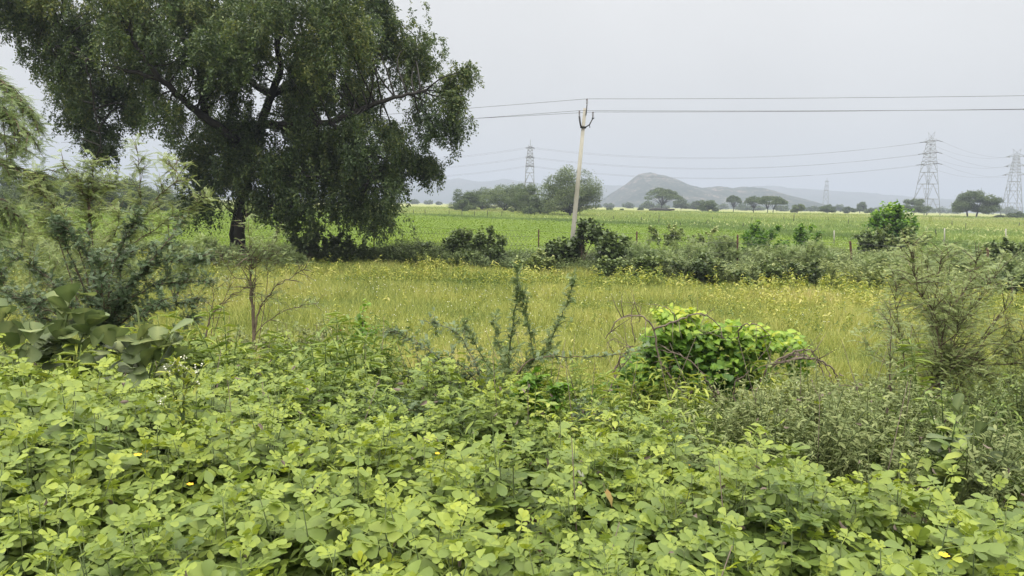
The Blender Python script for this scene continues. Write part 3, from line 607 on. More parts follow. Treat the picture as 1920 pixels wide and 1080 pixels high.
# near meadow
g = G(); x, y = wedge(330000, 8, 46, .55); k = y < hy(x) + 1.5; x, y = x[k], y[k]
cl = noise(x, y, .9, 2); cl2 = noise(x, y, .16, 3); yel = sm(18, 30, y)
h = (.30 + .26 * cl + .14 * cl2) * U(.6, 1.25, len(x)) + .10; blades(g, x, y, np.clip(h, .12, 1), .006 + .0007 * y, .38 + .38 * cl2 + .22 * cl + .12 * yel, .4)
tag(g.build('meadow_grass', M['meadow']), 'fine yellow green grass of the open meadow before the hedge', 'grass', kind='stuff')
# pale seed heads and tiny white blossoms in the meadow
g = G(); x, y = wedge(7000, 9, 30, 1.); k = (noise(x, y, .35, 4) > .05) & (y < hy(x)); x, y = x[k], y[k]; n = len(x)
s_ = .009 + .0008 * y; inst(g, DIAM, frames(rvec(n), rvec(n), s_, s_, s_), np.stack([x, y, tz(x, y) + U(.35, .62, n)], -1), U(0, 1, n))
tag(g.build('seed_heads', M['white']), 'pale seed heads and specks of blossom in the meadow grass', 'flowers', kind='stuff')
# tall yellowing weeds
def weed_tpl(h, n, ll, wd, droop):
    g = G(); tube(g, [(0, 0, 0), (U(-.05, .05), U(-.05, .05), h * .5), (U(-.12, .12), U(-.12, .12), h)], [.008, .006, .003], 3, -.1)
    z = np.linspace(.15, 1, n) * h; a = np.arange(n) * 2.4 + U(0, 6); l = ll * U(.7, 1.2, n)
    d = nrm(np.stack([np.cos(a), np.sin(a), U(-.2, .9, n) - droop], -1)); inst(g, LEAF, frames(d, np.tile([0, 0, 1.], (n, 1)), l, l * wd, l * 1.6), np.stack([z * 0, z * 0, z], -1), U(-.15, .2, n))
    V = np.concatenate(g.V); q = {}
    for f in g.F: q.setdefault(f.shape[1], []).append(f)
    return (V, [np.concatenate(a) for a in q.values()], np.concatenate(g.T))
WT = [weed_tpl(U(.7, 1.1), int(U(11, 17)), U(.16, .28), U(.25, .5), U(.3, .9)) for _ in range(8)]
def scatter(g, tpls, x, y, sc, tone, tilt=.15, z0=0.):
    for i, T_ in enumerate(tpls):
        s = slice(i, None, len(tpls)); n = len(x[s]); a = U(0, 6.28, n)
        z = nrm(np.stack([rng.normal(0, tilt, n), rng.normal(0, tilt, n), np.ones(n)], -1)); dx = np.stack([np.cos(a), np.sin(a), a * 0], -1)
        sc_ = np.broadcast_to(sc, x.shape)[s]; Mx = frames(dx - z * np.sum(dx * z, -1, keepdims=True), z, sc_)
        inst(g, T_, Mx, np.stack([x[s], y[s], tz(x[s], y[s]) + z0], -1), np.broadcast_to(tone, x.shape)[s])
g = G(); x, y = wedge(11000, 16, 42, 0); k = (hy(x) - y > 0) & (rng.random(len(x)) < sm(15, 1, hy(x) - y) * sm(-.3, .4, noise(x, y, .4, 5)) + .03); x, y = x[k], y[k]
scatter(g, WT, x, y, U(.55, 1.05, len(x)) * (1.05 - .03 * np.clip(hy(x) - y, 0, 12)), .42 + .30 * noise(x, y, .5, 6), .25)
x, y = wedge(6000, 11, 42, 0); k = (y < hy(x)) & (noise(x, y, .55, 6) + .5 * noise(x, y, 1.3, 3) > .35); x, y = x[k], y[k]; scatter(g, WT, x, y, U(.35, .72, len(x)), .22 + .2 * noise(x, y, .8, 4), .2)
tag(g.build('yellowing_weeds', M['weedy']), 'tall yellowing weeds with drooping leaves in the meadow', 'weeds', kind='stuff')
# crop
g = G(); x, y = wedge(380000, 43, 180, 1.0); k = (crop_f(x, y) > .5) & (y > hy(x) + 1); x, y = x[k], y[k]; n = len(x)
s_ = (.05 + .0014 * y) * U(.7, 1.3, n); a = U(0, 6.28, n); d = np.stack([np.cos(a), np.sin(a), U(-.5, .4, n)], -1)
inst(g, DIAM, frames(d, rvec(n) * .5 + [0, 0, 1], s_, s_ * .75, s_), np.stack([x, y, tz(x, y) + U(.12, .55, n) * (1 + .3 * noise(x, y, .7, 2))], -1), .45 + .15 * noise(x, y, .1, 4))
tag(g.build('bean_crop', M['crop']), 'bright green leafy crop filling the field beyond the wire fence', 'crop', kind='stuff')
# far grass and the tall bank of grass along the crop edge
g = G(); x, y = wedge(150000, 40, 330, 1.3, off=6); k = (crop_f(x, y) < .5) & (y > hy(x) + 2); x, y = x[k], y[k]
blades(g, x, y, (.35 + .25 * np.clip(noise(x, y, .12, 5), -.8, 1)) * U(.6, 1.3, len(x)) + .002 * y * .5, .012 + .0016 * y, .45 + .35 * noise(x, y, .045, 5) + .15 * sm(110, 200, y), .35)
tag(g.build('pasture_grass', M['farg']), 'pale grass of the pasture beyond the crop', 'grass', kind='stuff')
g = G(); n = 26000; t_ = U(0, 1, n); seg = np.interp(t_, np.linspace(0, 1, len(CB) - 2), CB[1:-1, 0]); ys = np.interp(seg, CB[:, 0], CB[:, 1]); tt = rng.random(n)
x = seg + U(0, 1, n) * 9; y = np.interp(t_, np.linspace(0, 1, len(CB) - 2), CB[1:-1, 1]) + U(0, 9, n)
blades(g, x, y, (.6 + .2 * noise(x, y, .2, 6)) * U(.6, 1.2, n), .012 + .0014 * y, .12 + .12 * noise(x, y, .2, 5), .35)
tag(g.build('tall_grass', M['farg']), 'darker taller grass on the bund at the crop edge', 'grass', kind='stuff')
# ------------------------------------------------------------------ herb layer on the bank
def herb_tpl(h, nst, leaf, ls, wd, nl, spread, tilt=.3):
    g = G()
    for i in range(nst):
        a = U(0, 6.28); e_ = np.array([math.cos(a) * spread * U(.2, 1), math.sin(a) * spread * U(.2, 1), h * U(.6, 1.05)])
        t = np.linspace(0, 1, 5)[:, None]; P = e_ * t; P[:, :2] *= t ** .6; tube(g, P, np.linspace(.006, .002, 5), 3, -.2)
        tt = U(.25, 1, nl); Q = e_ * tt[:, None]; Q[:, :2] *= tt[:, None] ** .6; b = np.arange(nl) * 2.4 + U(0, 6)
        d = nrm(np.stack([np.cos(b), np.sin(b), U(-.3, .5, nl)], -1)); l = ls * U(.6, 1.2, nl)
        inst(g, leaf, frames(d, rvec(nl) * tilt + [0, 0, 1], l, l * wd, l), Q, .22 * (tt - .6) + U(-.08, .08, nl))
    V = np.concatenate(g.V); q = {}
    for f in g.F: q.setdefault(f.shape[1], []).append(f)
    return (V, [np.concatenate(a) for a in q.values()], np.concatenate(g.T))
HT = [herb_tpl(.55, 6, LEAF, .075, .5, 14, .22), herb_tpl(.45, 7, SENNA[0], .075, 1, 7, .25), herb_tpl(.6, 6, LEAF, .10, .2, 16, .2), herb_tpl(.4, 6, LOBED, .05, 1, 7, .24), herb_tpl(.5, 8, LEAF, .05, .55, 20, .25), herb_tpl(.7, 5, LEAF, .12, .16, 18, .2), herb_tpl(.5, 7, SENNA[3], .065, 1, 8, .25)]
g = G(); x, y = wedge(1900, 4.2, 12.5, .3, off=3.5); k = rng.random(len(x)) < 1 - sm(9.5, 12.5, y + .8 * noise(x, y, .8, 3)); x, y = x[k], y[k]
uu = 960 + x / y * F; gk = (rng.random(len(x)) < .85 * sm(1230, 1420, uu)); sc_ = U(.65, 1.15, len(x)) * (1 + .3 * noise(x, y, .8, 2)) * (1 - .4 * sm(7, 11, y)); tn_ = .36 + .3 * noise(x, y, .7, 7)
g2 = G(); HG = [herb_tpl(.6, 9, LEAF, .045, .35, 26, .25, .6) for _ in range(4)]; scatter(g2, HG, x[gk], y[gk], sc_[gk] * .95, tn_[gk] + .1, .25); xx, yy_ = wedge(2300, 9.5, 19, 0); kk = noise(xx, yy_, .6, 5) + .4 * noise(xx, yy_, 1.5, 2) > sm(11, 19, yy_) * 1.1 - .5; xx, yy_ = xx[kk], yy_[kk]; scatter(g, HT, xx, yy_, U(.35, .75, len(xx)), .42 + .25 * noise(xx, yy_, .7, 7), .25)
tag(g2.build('grey_weeds', M['grey']), 'fine leaved grey green weeds covering the bank at the right', 'weeds', kind='stuff')
scatter(g, HT, x[~gk], y[~gk], sc_[~gk], tn_[~gk], .2)
x, y = wedge(900, 1.6, 6, .0); scatter(g, HT, x, y, U(.35, .6, len(x)), .25 + .2 * noise(x, y, .7, 7), .2)
x, y = wedge(260, 1.8, 5, .0); k = noise(x, y, 1.3, 3) > .1; x, y = x[k], y[k]; scatter(g, [HT[3], HT[4], HT[0]], x, y, U(1.0, 1.4, len(x)), .42 + .2 * noise(x, y, .7, 7), .12)
tag(g.build('undergrowth', M['herb']), 'mixed low herbs and creepers covering the bank', 'undergrowth', kind='stuff')
g = G(); x, y = wedge(80000, 4.5, 13, .2, off=3.5); blades(g, x, y, U(.15, .5, len(x)), .006 + .0004 * y, .35 + .3 * noise(x, y, .8, 1), .55)
tag(g.build('bank_grass', M['herb']), 'grass growing between the herbs of the bank', 'grass', kind='stuff')
# dry litter on the near soil
g = G(); x, y = wedge(16000, .6, 6, 0); n = len(x); s_ = U(.02, .05, n); inst(g, LEAF, frames(np.concatenate([rvec(n)[:, :2], U(-.2, .2, (n, 1))], 1), rvec(n) * .3 + [0, 0, 1], s_, s_ * .4, s_), np.stack([x, y, tz(x, y) + U(.0, .03, n)], -1), U(0, 1, n))
tag(g.build('leaf_litter', M['deadwood']), 'dry leaf litter on the reddish soil under the plants', 'leaf litter', kind='stuff')
# ------------------------------------------------------------------ senna plants (foreground)
def senna_meshes(h, nst, spread, ls, nl):
    st = G(); lf = G(); D_ = []; P_ = []; L_ = []; Tn = []
    for i in range(nst):
        a = U(0, 6.28); q = U(.15, 1) if i else .05; e_ = np.array([math.cos(a) * spread * q, math.sin(a) * spread * q, h * U(.78, 1.04) * (1 - .12 * q)])
        t = np.linspace(0, 1, 7)[:, None]; path = lambda t: np.concatenate([e_[:2] * t ** .8 + .02 * np.sin(t * 9 + i), e_[2:] * t ** 1.0], 1)
        tube(st, path(t), np.linspace(.006, .0018, 7), 5)
        tt = np.linspace(.30, 1.02, nl) ** .85 + U(-.02, .02, nl); Q = path(np.clip(tt, 0, 1)[:, None]); b = np.arange(nl) * 2.4 + U(0, 6); up = sm(.85, 1.02, tt)
        out = nrm(np.array([e_[0], e_[1], 0]) + 1e-3); d = np.stack([np.cos(b) + .5 * out[0], np.sin(b) + .5 * out[1], U(-.25, .35, nl) + .9 * up], -1)
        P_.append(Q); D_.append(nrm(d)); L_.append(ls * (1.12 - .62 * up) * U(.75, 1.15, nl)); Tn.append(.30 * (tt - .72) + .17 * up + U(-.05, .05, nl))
    P_, D_, L_, Tn = map(np.concatenate, (P_, D_, L_, Tn)); v = rng.integers(0, len(SENNA), len(P_))
    v = np.where(Tn > .3, 4, v)
    for j in range(len(SENNA)):
        k = v == j
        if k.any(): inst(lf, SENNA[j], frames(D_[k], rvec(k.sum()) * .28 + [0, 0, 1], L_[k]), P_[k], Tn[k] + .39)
    return st, lf
SV = []
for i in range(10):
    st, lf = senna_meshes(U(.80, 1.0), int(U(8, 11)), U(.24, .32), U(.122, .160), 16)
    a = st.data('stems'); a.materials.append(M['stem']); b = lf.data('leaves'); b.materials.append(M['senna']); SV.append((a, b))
def petals(s=.012):
    g = G()
    for k in range(5): 
        a = k * 1.2566; inst(g, OBOV, frames(np.array([[math.cos(a), math.sin(a), .5]]), np.array([[0, 0, 1.]]), s, s * .8, s), np.zeros((1, 3)), .5)
    return g
FLW = petals(.016).data('flower'); FLW.materials.append(M['yellow'])
def senna(x, y, sc, lab, grp, v=None, zsc=1, nfl=0):
    z = float(tz(x, y)); t = thing('senna_plant', lab, 'plant', (x, y, z - .02), U(0, 6.28), grp, sc); t.scale = (sc, sc, sc * zsc)
    t.rotation_euler = (U(-.10, .10), U(-.10, .10), U(0, 6.28)); a, b = SV[rng.integers(0, 10) if v is None else v]
    link('stems', a, t); link('leaves', b, t)
    for _ in range(nfl): link('flower', FLW, t, (U(-.25, .25), U(-.25, .25), U(.62, .9)))
    return t
def dmax(u): return np.interp(u, [-200, 0, 250, 400, 520, 640, 760, 850, 1000, 1150, 1300, 1420, 1600, 1750, 1900, 2100], [4.6, 4.6, 4.5, 4.2, 4.1, 4.1, 4.2, 3.7, 3.5, 3.9, 4.0, 3.7, 3.3, 3.1, 2.9, 2.8])
pts_ = []
tries = 0
while tries < 9000 and len(pts_) < 250:
    tries += 1; D = U(.95, 4.7); x = U(-1, 1) * (D * .78 + .5); u = project(np.array([x, D, 2.3]))[0]
    if D > dmax(u): continue
    if u < 330 and 2.45 < D < 3.0 and U(0, 1) < .75: continue      # bare reddish gap at the left
    if all((x - a) ** 2 + (D - b) ** 2 > .255 ** 2 for a, b in pts_): pts_.append((x, D))
for x, y in pts_:
    u = project(np.array([x, y, 2.3]))[0]; tall = 1.0 + .12 * sm(400, 100, u) * sm(3, 4, y)
    senna(x, y, (U(.86, 1.04) + .10 * float(noise(x, y, 1.1, 5))) * tall, 'bushy plant with rounded yellow green leaflets in the dense foreground bed', 'leafy plants of the foreground bed', nfl=int(U(0, 1) < .16))
pm = []
tries = 0
while tries < 4000 and len(pm) < 44:
    tries += 1; D = U(4.6, 8.2); u = U(200, 1000); x = (u - 960) / F * D
    if u > 700 and D > 6: continue
    if all((x - a) ** 2 + (D - b) ** 2 > .42 ** 2 for a, b in pm): pm.append((x, D)); senna(x, D, U(.6, .85), 'smaller pale leafy plant among creepers behind the foreground bed', 'smaller leafy plants behind the bed')
# ------------------------------------------------------------------ shrubs
FLOWERS = {}
def dots(g, P, s): n = len(P); inst(g, DIAM, frames(rvec(n), rvec(n), s, s * .9, s), P, U(0, 1, n))
def shrub(name, label, p, h, wd, mat, leaf, ls, n, nb=6, ns=7, jit=.08, wr=1, tone=.5, topk=.3, stem='twig', r=.012, flat=0., flower=None, nf=0, fs=.01, group=None, cat='bush', asym=(0, 0), low=.25):
    t = thing(name, label, cat, p, 0, group); st = G(); lf = G(); A = []; Bv = []
    for i in range(nb):
        a = U(0, 6.28); q = math.sqrt(U(0, 1)); e_ = np.array([math.cos(a) * wd / 2 * q + asym[0], math.sin(a) * wd / 2 * q + asym[1], h * U(.72, 1) * math.sqrt(1 - .55 * q * q)])
        tt = np.linspace(0, 1, 7)[:, None]; f = lambda t: np.concatenate([e_[:2] * t ** 1.15, e_[2:] * t ** .85], 1) + .02 * wd * np.sin(t * 7 + i)
        tube(st, f(tt) - [0, 0, .03], np.linspace(r, r * .25, 7), 4)
        for _ in range(ns):
            t0 = U(low, .98); s0 = f(np.array([[t0]]))[0]; tg = nrm(f(np.array([[min(t0 + .05, 1)]]))[0] - f(np.array([[t0 - .05]]))[0])
            d = nrm(tg * .7 + rvec(1)[0] * .8 + np.array([math.cos(a), math.sin(a), .1]) * .35); l = .42 * max(wd * .6, h * .55) * U(.5, 1) * (1.15 - .6 * t0)
            A.append(s0); Bv.append(d * l); tube(st, [s0, s0 + d * l * .5 + [0, 0, .03 * l], s0 + d * l], [r * .4, r * .3, r * .12], 3)
    A = np.array(A); Bv = np.array(Bv); k = rng.integers(0, len(A), n); tt = U(.1, 1.05, n)[:, None]
    P = A[k] + Bv[k] * tt + rvec(n) * jit * U(0, 1, n)[:, None] ** .5; P[:, 2] = np.maximum(P[:, 2], .03)
    d = nrm(Bv[k]) * .5 + rvec(n) * .9; d[:, 2] *= (1 - flat); l = ls * U(.65, 1.25, n)
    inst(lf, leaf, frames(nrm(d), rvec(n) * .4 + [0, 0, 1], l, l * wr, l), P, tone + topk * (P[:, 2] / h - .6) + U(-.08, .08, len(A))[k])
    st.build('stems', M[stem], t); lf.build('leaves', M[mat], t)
    if nf:
        fl = G(); k = rng.integers(0, len(A), nf); dots(fl, A[k] + Bv[k] * U(.7, 1.15, nf)[:, None] + [0, 0, jit * .6] + rvec(nf) * jit * .6, fs); fl.build('flowers', M[flower or 'white'], t)
    return t
def smooth(P, m=5):
    P = np.array(P, float); n = len(P)
    if n < 3: ts = np.linspace(0, 1, m + 1); return P[0] + (P[1] - P[0]) * ts[:, None]
    out = []
    Q = np.vstack([2 * P[0] - P[1], P, 2 * P[-1] - P[-2]])
    for i in range(n - 1):
        a, b, c, d = Q[i:i + 4]
        for t in np.arange(m) / m: out.append(.5 * (2 * b + (c - a) * t + (2 * a - 5 * b + 4 * c - d) * t * t + (3 * b - a - 3 * c + d) * t ** 3))
    return np.array(out + [P[-1]])
def boughs(name, label, cat, u, D, brs, mat, leaf, ls, per, sub=(0, 0), jit=.03, wr=1, r=.012, stem='twig', tone=.5, flat=.3, droop=0., k=5, root=True, leafr=(.15, 1), persub=None, group=None, topk=0, own=0.):
    """a plant of traced branches: brs = [[(u, v, dD), ...], ...]; sub = (twigs per metre, length)"""
    b = gp(u, D); t = thing(name, label, cat, b, 0, group); st = G(); lf = G(); PP = []; DD = []
    for br in brs:
        rr = r
        if isinstance(br, tuple): br, rr = br
        P = np.array([at(q[0], q[1], D + (q[2] if len(q) > 2 else 0)) - b for q in br])
        if root and own == 0 and np.linalg.norm(P[0][:2]) > .0: P = np.vstack([[0, 0, -.05], P]) if root is True else P
        P = smooth(P, 6); L_ = np.linalg.norm(np.diff(P, axis=0), axis=1).sum(); n = len(P); P[1:-1] += rng.normal(size=(n - 2, 3)) * rr * .5
        tube(st, P, np.linspace(rr, rr * .22, n), k); ip = lambda s: np.stack([np.interp(s * (n - 1), np.arange(n), P[:, c]) for c in range(3)], -1)
        m = int(per * L_); s = U(leafr[0], 1, m); q = ip(s); tg = nrm(ip(np.minimum(s + .03, 1)) - ip(s - .03)); PP.append(q + rvec(m) * jit * U(.2, 1, m)[:, None]); DD.append(tg * .45 + rvec(m))
        m = int(sub[0] * L_)
        if m:
            s = U(leafr[0] * .8, 1, m); q = ip(s); tg = nrm(ip(np.minimum(s + .03, 1)) - ip(s - .03)); d = nrm(tg * .8 + rvec(m) * .9 + [0, 0, -droop]); l = sub[1] * U(.4, 1, m) * (1.1 - .5 * s)
            for j in range(m):
                e_ = q[j] + d[j] * l[j]; mid = q[j] + d[j] * l[j] * .5 + np.array([0, 0, .06 * l[j]]); e_[2] -= droop * l[j] * .3
                tube(st, [q[j], mid, e_], [rr * .32 + .0012, rr * .22 + .001, .001], 3)
            ps = persub if persub is not None else per; c = np.maximum((ps * l).astype(int), 1); jj = np.repeat(np.arange(m), c); ss = U(.1, 1.05, len(jj))[:, None]
            x = q[jj] + d[jj] * l[jj][:, None] * ss; x[:, 2] += .06 * l[jj] * np.sin(ss[:, 0] * 3.14) - droop * l[jj] * .3 * ss[:, 0] ** 2; PP.append(x + rvec(len(jj)) * jit * U(.2, 1, len(jj))[:, None]); DD.append(d[jj] * .45 + rvec(len(jj)))
    PP = np.concatenate(PP); DD = np.concatenate(DD); DD[:, 2] = DD[:, 2] * (1 - flat) - droop * .4; n = len(PP); l = ls * U(.6, 1.2, n)
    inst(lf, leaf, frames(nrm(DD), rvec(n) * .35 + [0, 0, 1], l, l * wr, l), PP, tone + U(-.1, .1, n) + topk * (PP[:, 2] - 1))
    st.build('branches', M[stem], t); lf.build('leaves', M[mat], t); return t
# --- hedge along the fence: filler mass, then single bushes
HX = [herb_tpl(1.2, 7, LEAF, .13, .5, 18, .55), herb_tpl(1.0, 8, LEAF, .11, .6, 18, .6), herb_tpl(1.3, 8, FROND, .17, 1.3, 6, .5), herb_tpl(1.1, 7, LEAF, .16, .35, 16, .5), herb_tpl(1.4, 8, LEAF, .09, .4, 24, .5)]
hw_ = lambda x: np.interp(x, [-30, -8, 2, 8, 14, 40], [3.2, 4, 6, 13, 20, 26])
hh = lambda x: np.interp(x, [-30, -12, -6, -1, 4, 12, 30], [.75, .62, 1.0, 1.0, .95, 1.15, 1.2])
g = G(); n = 12000; x = U(-34, 36, n); q = U(0, 1, n) ** 1.2; y = hy(x) + q * hw_(x); k = (abs(x) < y * .86 + 2) & (rng.random(n) < .9); x, y, q = x[k], y[k], q[k]
scatter(g, HX, x, y, hh(x) * U(.55, 1.1, len(x)) * (1 + .4 * noise(x, y, .6, 2)) * (1 - .25 * q), .47 + .25 * noise(x, y, .35, 5) + .12 * sm(-2, 10, x), .15, -.1)
tag(g.build('hedgerow_undergrowth', M['hedge']), 'tangled weeds and low shrubs along the wire fence', 'undergrowth', kind='stuff')
def hb(name, label, u, v0, D, wpx, mat='hedge', leaf=LEAF, ls=.14, n=1500, **k):
    p = gp(u, D); h = at(u, v0, D)[2] - p[2]; wd = wpx / F * D
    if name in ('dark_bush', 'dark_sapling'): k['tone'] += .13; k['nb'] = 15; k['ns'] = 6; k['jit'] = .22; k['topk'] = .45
    return shrub(name, label, p, h, wd, mat, leaf, ls, n, nb=k.pop('nb', 8), ns=k.pop('ns', 8), jit=k.pop('jit', .14), **k)
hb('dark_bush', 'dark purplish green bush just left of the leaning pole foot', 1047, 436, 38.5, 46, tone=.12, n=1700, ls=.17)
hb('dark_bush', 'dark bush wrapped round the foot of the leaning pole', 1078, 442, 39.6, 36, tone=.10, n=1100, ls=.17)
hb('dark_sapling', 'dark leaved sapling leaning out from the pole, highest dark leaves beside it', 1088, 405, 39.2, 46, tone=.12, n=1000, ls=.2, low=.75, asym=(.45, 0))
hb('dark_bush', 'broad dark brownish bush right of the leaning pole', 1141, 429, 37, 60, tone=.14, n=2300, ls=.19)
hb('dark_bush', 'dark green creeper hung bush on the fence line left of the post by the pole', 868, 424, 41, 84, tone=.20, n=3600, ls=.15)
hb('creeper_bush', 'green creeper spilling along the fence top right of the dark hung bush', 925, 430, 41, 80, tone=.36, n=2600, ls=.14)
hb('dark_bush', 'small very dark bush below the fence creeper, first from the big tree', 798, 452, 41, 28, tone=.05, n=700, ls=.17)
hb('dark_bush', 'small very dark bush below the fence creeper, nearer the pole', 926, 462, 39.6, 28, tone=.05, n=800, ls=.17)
hb('creeper_bush', 'dark green creeper climbing up beside the big tree under its crown', 578, 402, 42, 66, tone=.42, n=2800, ls=.16)
hb('creeper_bush', 'low creeper mass trailing right from the climber under the big tree', 628, 424, 42.5, 64, tone=.46, n=1500, ls=.15)
hb('low_shrub', 'grey green low shrub in front of the post under the hanging foliage', 655, 455, 42, 90, tone=.30, n=2000)
hb('low_shrub', 'grey green low shrub right of the post under the hanging foliage', 752, 458, 41.5, 84, tone=.33, n=1900)
hb('leafy_bush', 'mid green bush at the meadow edge below the dark hung bush', 868, 470, 39.6, 80, tone=.45, n=2000)
hb('leafy_bush', 'bright green bush at the meadow edge below the first post by the pole', 1000, 470, 37.4, 70, tone=.62, n=1900)
hb('leafy_bush', 'mid green bush at the meadow edge below the broad dark brownish bush', 1150, 482, 35.4, 74, tone=.45, n=1900)
hb('leafy_bush', 'green bush at the meadow edge in front of the vine tangled hedge', 1222, 476, 35.2, 84, tone=.5, n=2000)
hb('leafy_bush', 'dark green bush at the meadow edge below the dark fence post', 1310, 478, 34.3, 100, tone=.30, n=2600)
hb('leafy_bush', 'green bush at the meadow edge right of the dark fence post', 1425, 488, 33, 90, tone=.42, n=2200)
hb('leafy_bush', 'dark green bush just left of the tilted fence post foot', 1500, 486, 32.8, 90, tone=.26, n=2300)
hb('leafy_bush', 'bright little bush right of the tilted fence post foot', 1640, 500, 31.5, 60, tone=.66, n=1500)
hb('leafy_bush', 'dark green bush at the hedge foot near the photo edge', 1885, 500, 30.5, 90, tone=.28, n=2400)  # leaf tone set darker than the bushes beside it
for u, v0, D, wp, lab in ((1205, 446, 38.5, 100, 'between the two rusty posts right of the pole'), (1290, 448, 37.5, 110, 'left of the dark fence post'), (1350, 440, 40, 90, 'right behind the dark fence post'), (1440, 446, 36.5, 120, 'in the hedge middle, left of the tilted post'), (1540, 452, 35.5, 120, 'around the tilted fence post'),
                          (1635, 468, 35, 110, 'below the dense dark mound'), (1730, 462, 36, 120, 'behind the tall feathery sapling'), (1800, 470, 34, 110, 'left of the last rusty post'), (1900, 476, 33, 120, 'right of the last rusty post')):
    hb('feathery_bush', 'pale grey green feathery bush ' + lab, u, v0, D, wp, 'feather', FROND, .28, 1100, tone=.62, group='pale feathery bushes of the hedge', cat='bush')
hb('bright_bush', 'tall bright green bush with dark heart standing above the hedge by the big pylon', 1670, 383, 62, 96, 'vine', LEAF, .24, 7000, tone=.22, topk=.5, nb=34, ns=10, jit=.35, r=.03)
hb('dense_bush', 'wide dark green mound directly below the tall bright bush', 1668, 428, 50, 124, tone=.42, n=4600, ls=.19, nb=16)
hb('dense_bush', 'rounded green mound near the photo edge behind the last rusty post', 1872, 437, 42, 90, tone=.5, n=2600, ls=.17, nb=12)
hb('slim_bush', 'slim bright green bush standing alone above the hedge before the open field', 1411, 407, 62, 24, 'vine', LEAF, .2, 1000, tone=.35)
hb('slim_bush', 'twiggy light green bush with upright shoots above the hedge', 1511, 412, 55, 50, 'vine', LEAF, .18, 900, tone=.4, nb=12)
hb('slim_bush', 'short dark green shrub just left of the wide dark mound', 1622, 421, 52, 20, tone=.3, n=500, ls=.18)
hb('low_mound', 'light green leafy mound below the slim bush', 1430, 425, 50, 110, 'vine', LEAF, .16, 2600, tone=.3, nb=12)
hb('low_mound', 'light green low mound left of the slim bush mound', 1330, 428, 50, 90, tone=.66, n=1500, ls=.17)
hb('low_mound', 'olive low mound beyond the first posts right of the pole', 1240, 424, 60, 90, tone=.6, n=1300, ls=.19)
# --- left edge: feathery boughs, pale sapling, bluish shrub
boughs('feathery_tree', 'feathery fine leaved tree reaching in from the edge of the photo', 'tree', -330, 13, [([(-300, 500), (-290, 300), (-260, 150), (-230, 20)], .16),
    ([(-290, 330), (-200, 230, -.6), (-90, 190, -1), (0, 200, -1), (58, 262, -1)], .05), ([(-280, 260), (-180, 150, .5), (-60, 120, .5), (20, 165, .2), (66, 225, 0)], .045), ([(-290, 360), (-180, 310, -.5), (-70, 290, -.7), (20, 305, -.7), (88, 345, -.8)], .045),
    ([(-290, 400), (-190, 370), (-90, 360), (-10, 380), (50, 420, 0)], .04), ([(-270, 220, 0), (-150, 180, 1), (-40, 230, 1), (40, 285, 1)], .04), ([(-295, 420), (-200, 430, -.5), (-80, 420, -1), (0, 440, -1)], .03)],
    'feather', FROND, .17, 50, (11, .9), .06, stem='twig', tone=.58, droop=.5, flat=.5, persub=42, root=False, leafr=(.35, 1))
boughs('feathery_sapling', 'pale green feathery sapling with thin brown stems under the hanging strands', 'sapling', 205, 9.5, [([(170, 470), (168, 395), (150, 345), (118, 310)], .02), ([(170, 420), (175, 350), (172, 300)], .012), ([(165, 400), (195, 360, .3), (225, 330, .4)], .01), ([(190, 520), (255, 430), (292, 375), (335, 330), (300, 300, .5)], .014), ([(230, 470), (262, 400), (262, 330), (258, 285)], .012),
    ([(150, 470), (110, 400), (75, 360), (60, 335)], .012), ([(120, 480), (95, 430), (60, 400)], .01), ([(225, 500), (290, 430, .5), (350, 395, .5), (385, 372, .5)], .012), ([(180, 500), (215, 440, -.4), (225, 395, -.5)], .01)],
    'feather', FROND, .13, 26, (13, .42), .05, tone=.85, flat=.6, persub=30)
boughs('bluish_shrub', 'dense bluish green shrub with arching leafy branches above the broad leaves', 'shrub', 195, 7.4, [[(180, 640), (130, 560), (70, 505), (15, 470, -.2)], [(185, 620), (150, 520), (115, 440), (105, 415, .2)], [(190, 600), (170, 500), (140, 445), (100, 410)], [(200, 600), (210, 510), (235, 450), (262, 405)], [(205, 600), (250, 530), (300, 470), (345, 405, .4)],
    [(210, 630), (270, 580), (330, 570), (375, 560)], [(210, 600), (280, 540), (345, 530), (395, 527)], [(215, 580), (285, 500), (355, 490), (380, 480)], [(195, 640), (110, 590), (40, 560), (-30, 530)], [(190, 640), (90, 600), (20, 545, .3), (-20, 480, .3)], [(200, 620), (190, 540, -.3), (185, 470, -.3)], [(205, 640), (260, 600, -.2), (310, 560, -.3)],
    [(190, 640), (150, 590, -.2), (100, 560, -.3), (60, 580, -.4)], [(200, 620), (225, 560, .4), (225, 500, .4), (250, 470, .4)], [(205, 650), (290, 630), (340, 610), (365, 600)]],
    'blue', PINN, .06, 120, (15, .26), .05, r=.012, tone=.50, flat=.4, persub=110, leafr=(.1, 1))
BIGL = RIBB
def broad(name, label, u, D, brs, n=60, ls=.2, tone=.4): return boughs(name, label, 'plant', u, D, brs, 'broad', BIGL, ls * .78, n * .75, (0, 0), .05, wr=1.05, r=.010, stem='stem', tone=tone, flat=-.5, leafr=(.3, 1))
broad('broad_leaved_plant', 'broad leaved grey green plant at the very edge behind the yellow green bed', 20, 4.9, [[(10, 660), (0, 580)], [(30, 680), (60, 640), (55, 600)], [(40, 700), (100, 660, .2), (95, 625, .2)], [(0, 720), (-40, 650)]], 17, .20, .35)
broad('broad_leaved_plant', 'broad leaved plant with the tallest pale ribbed leaf, right of the edge plant', 140, 5.1, [[(130, 640), (128, 580), (140, 545)], [(150, 660), (175, 600)], [(120, 680), (100, 640)], [(160, 690), (190, 650), (205, 640)]], 16, .21, .45)
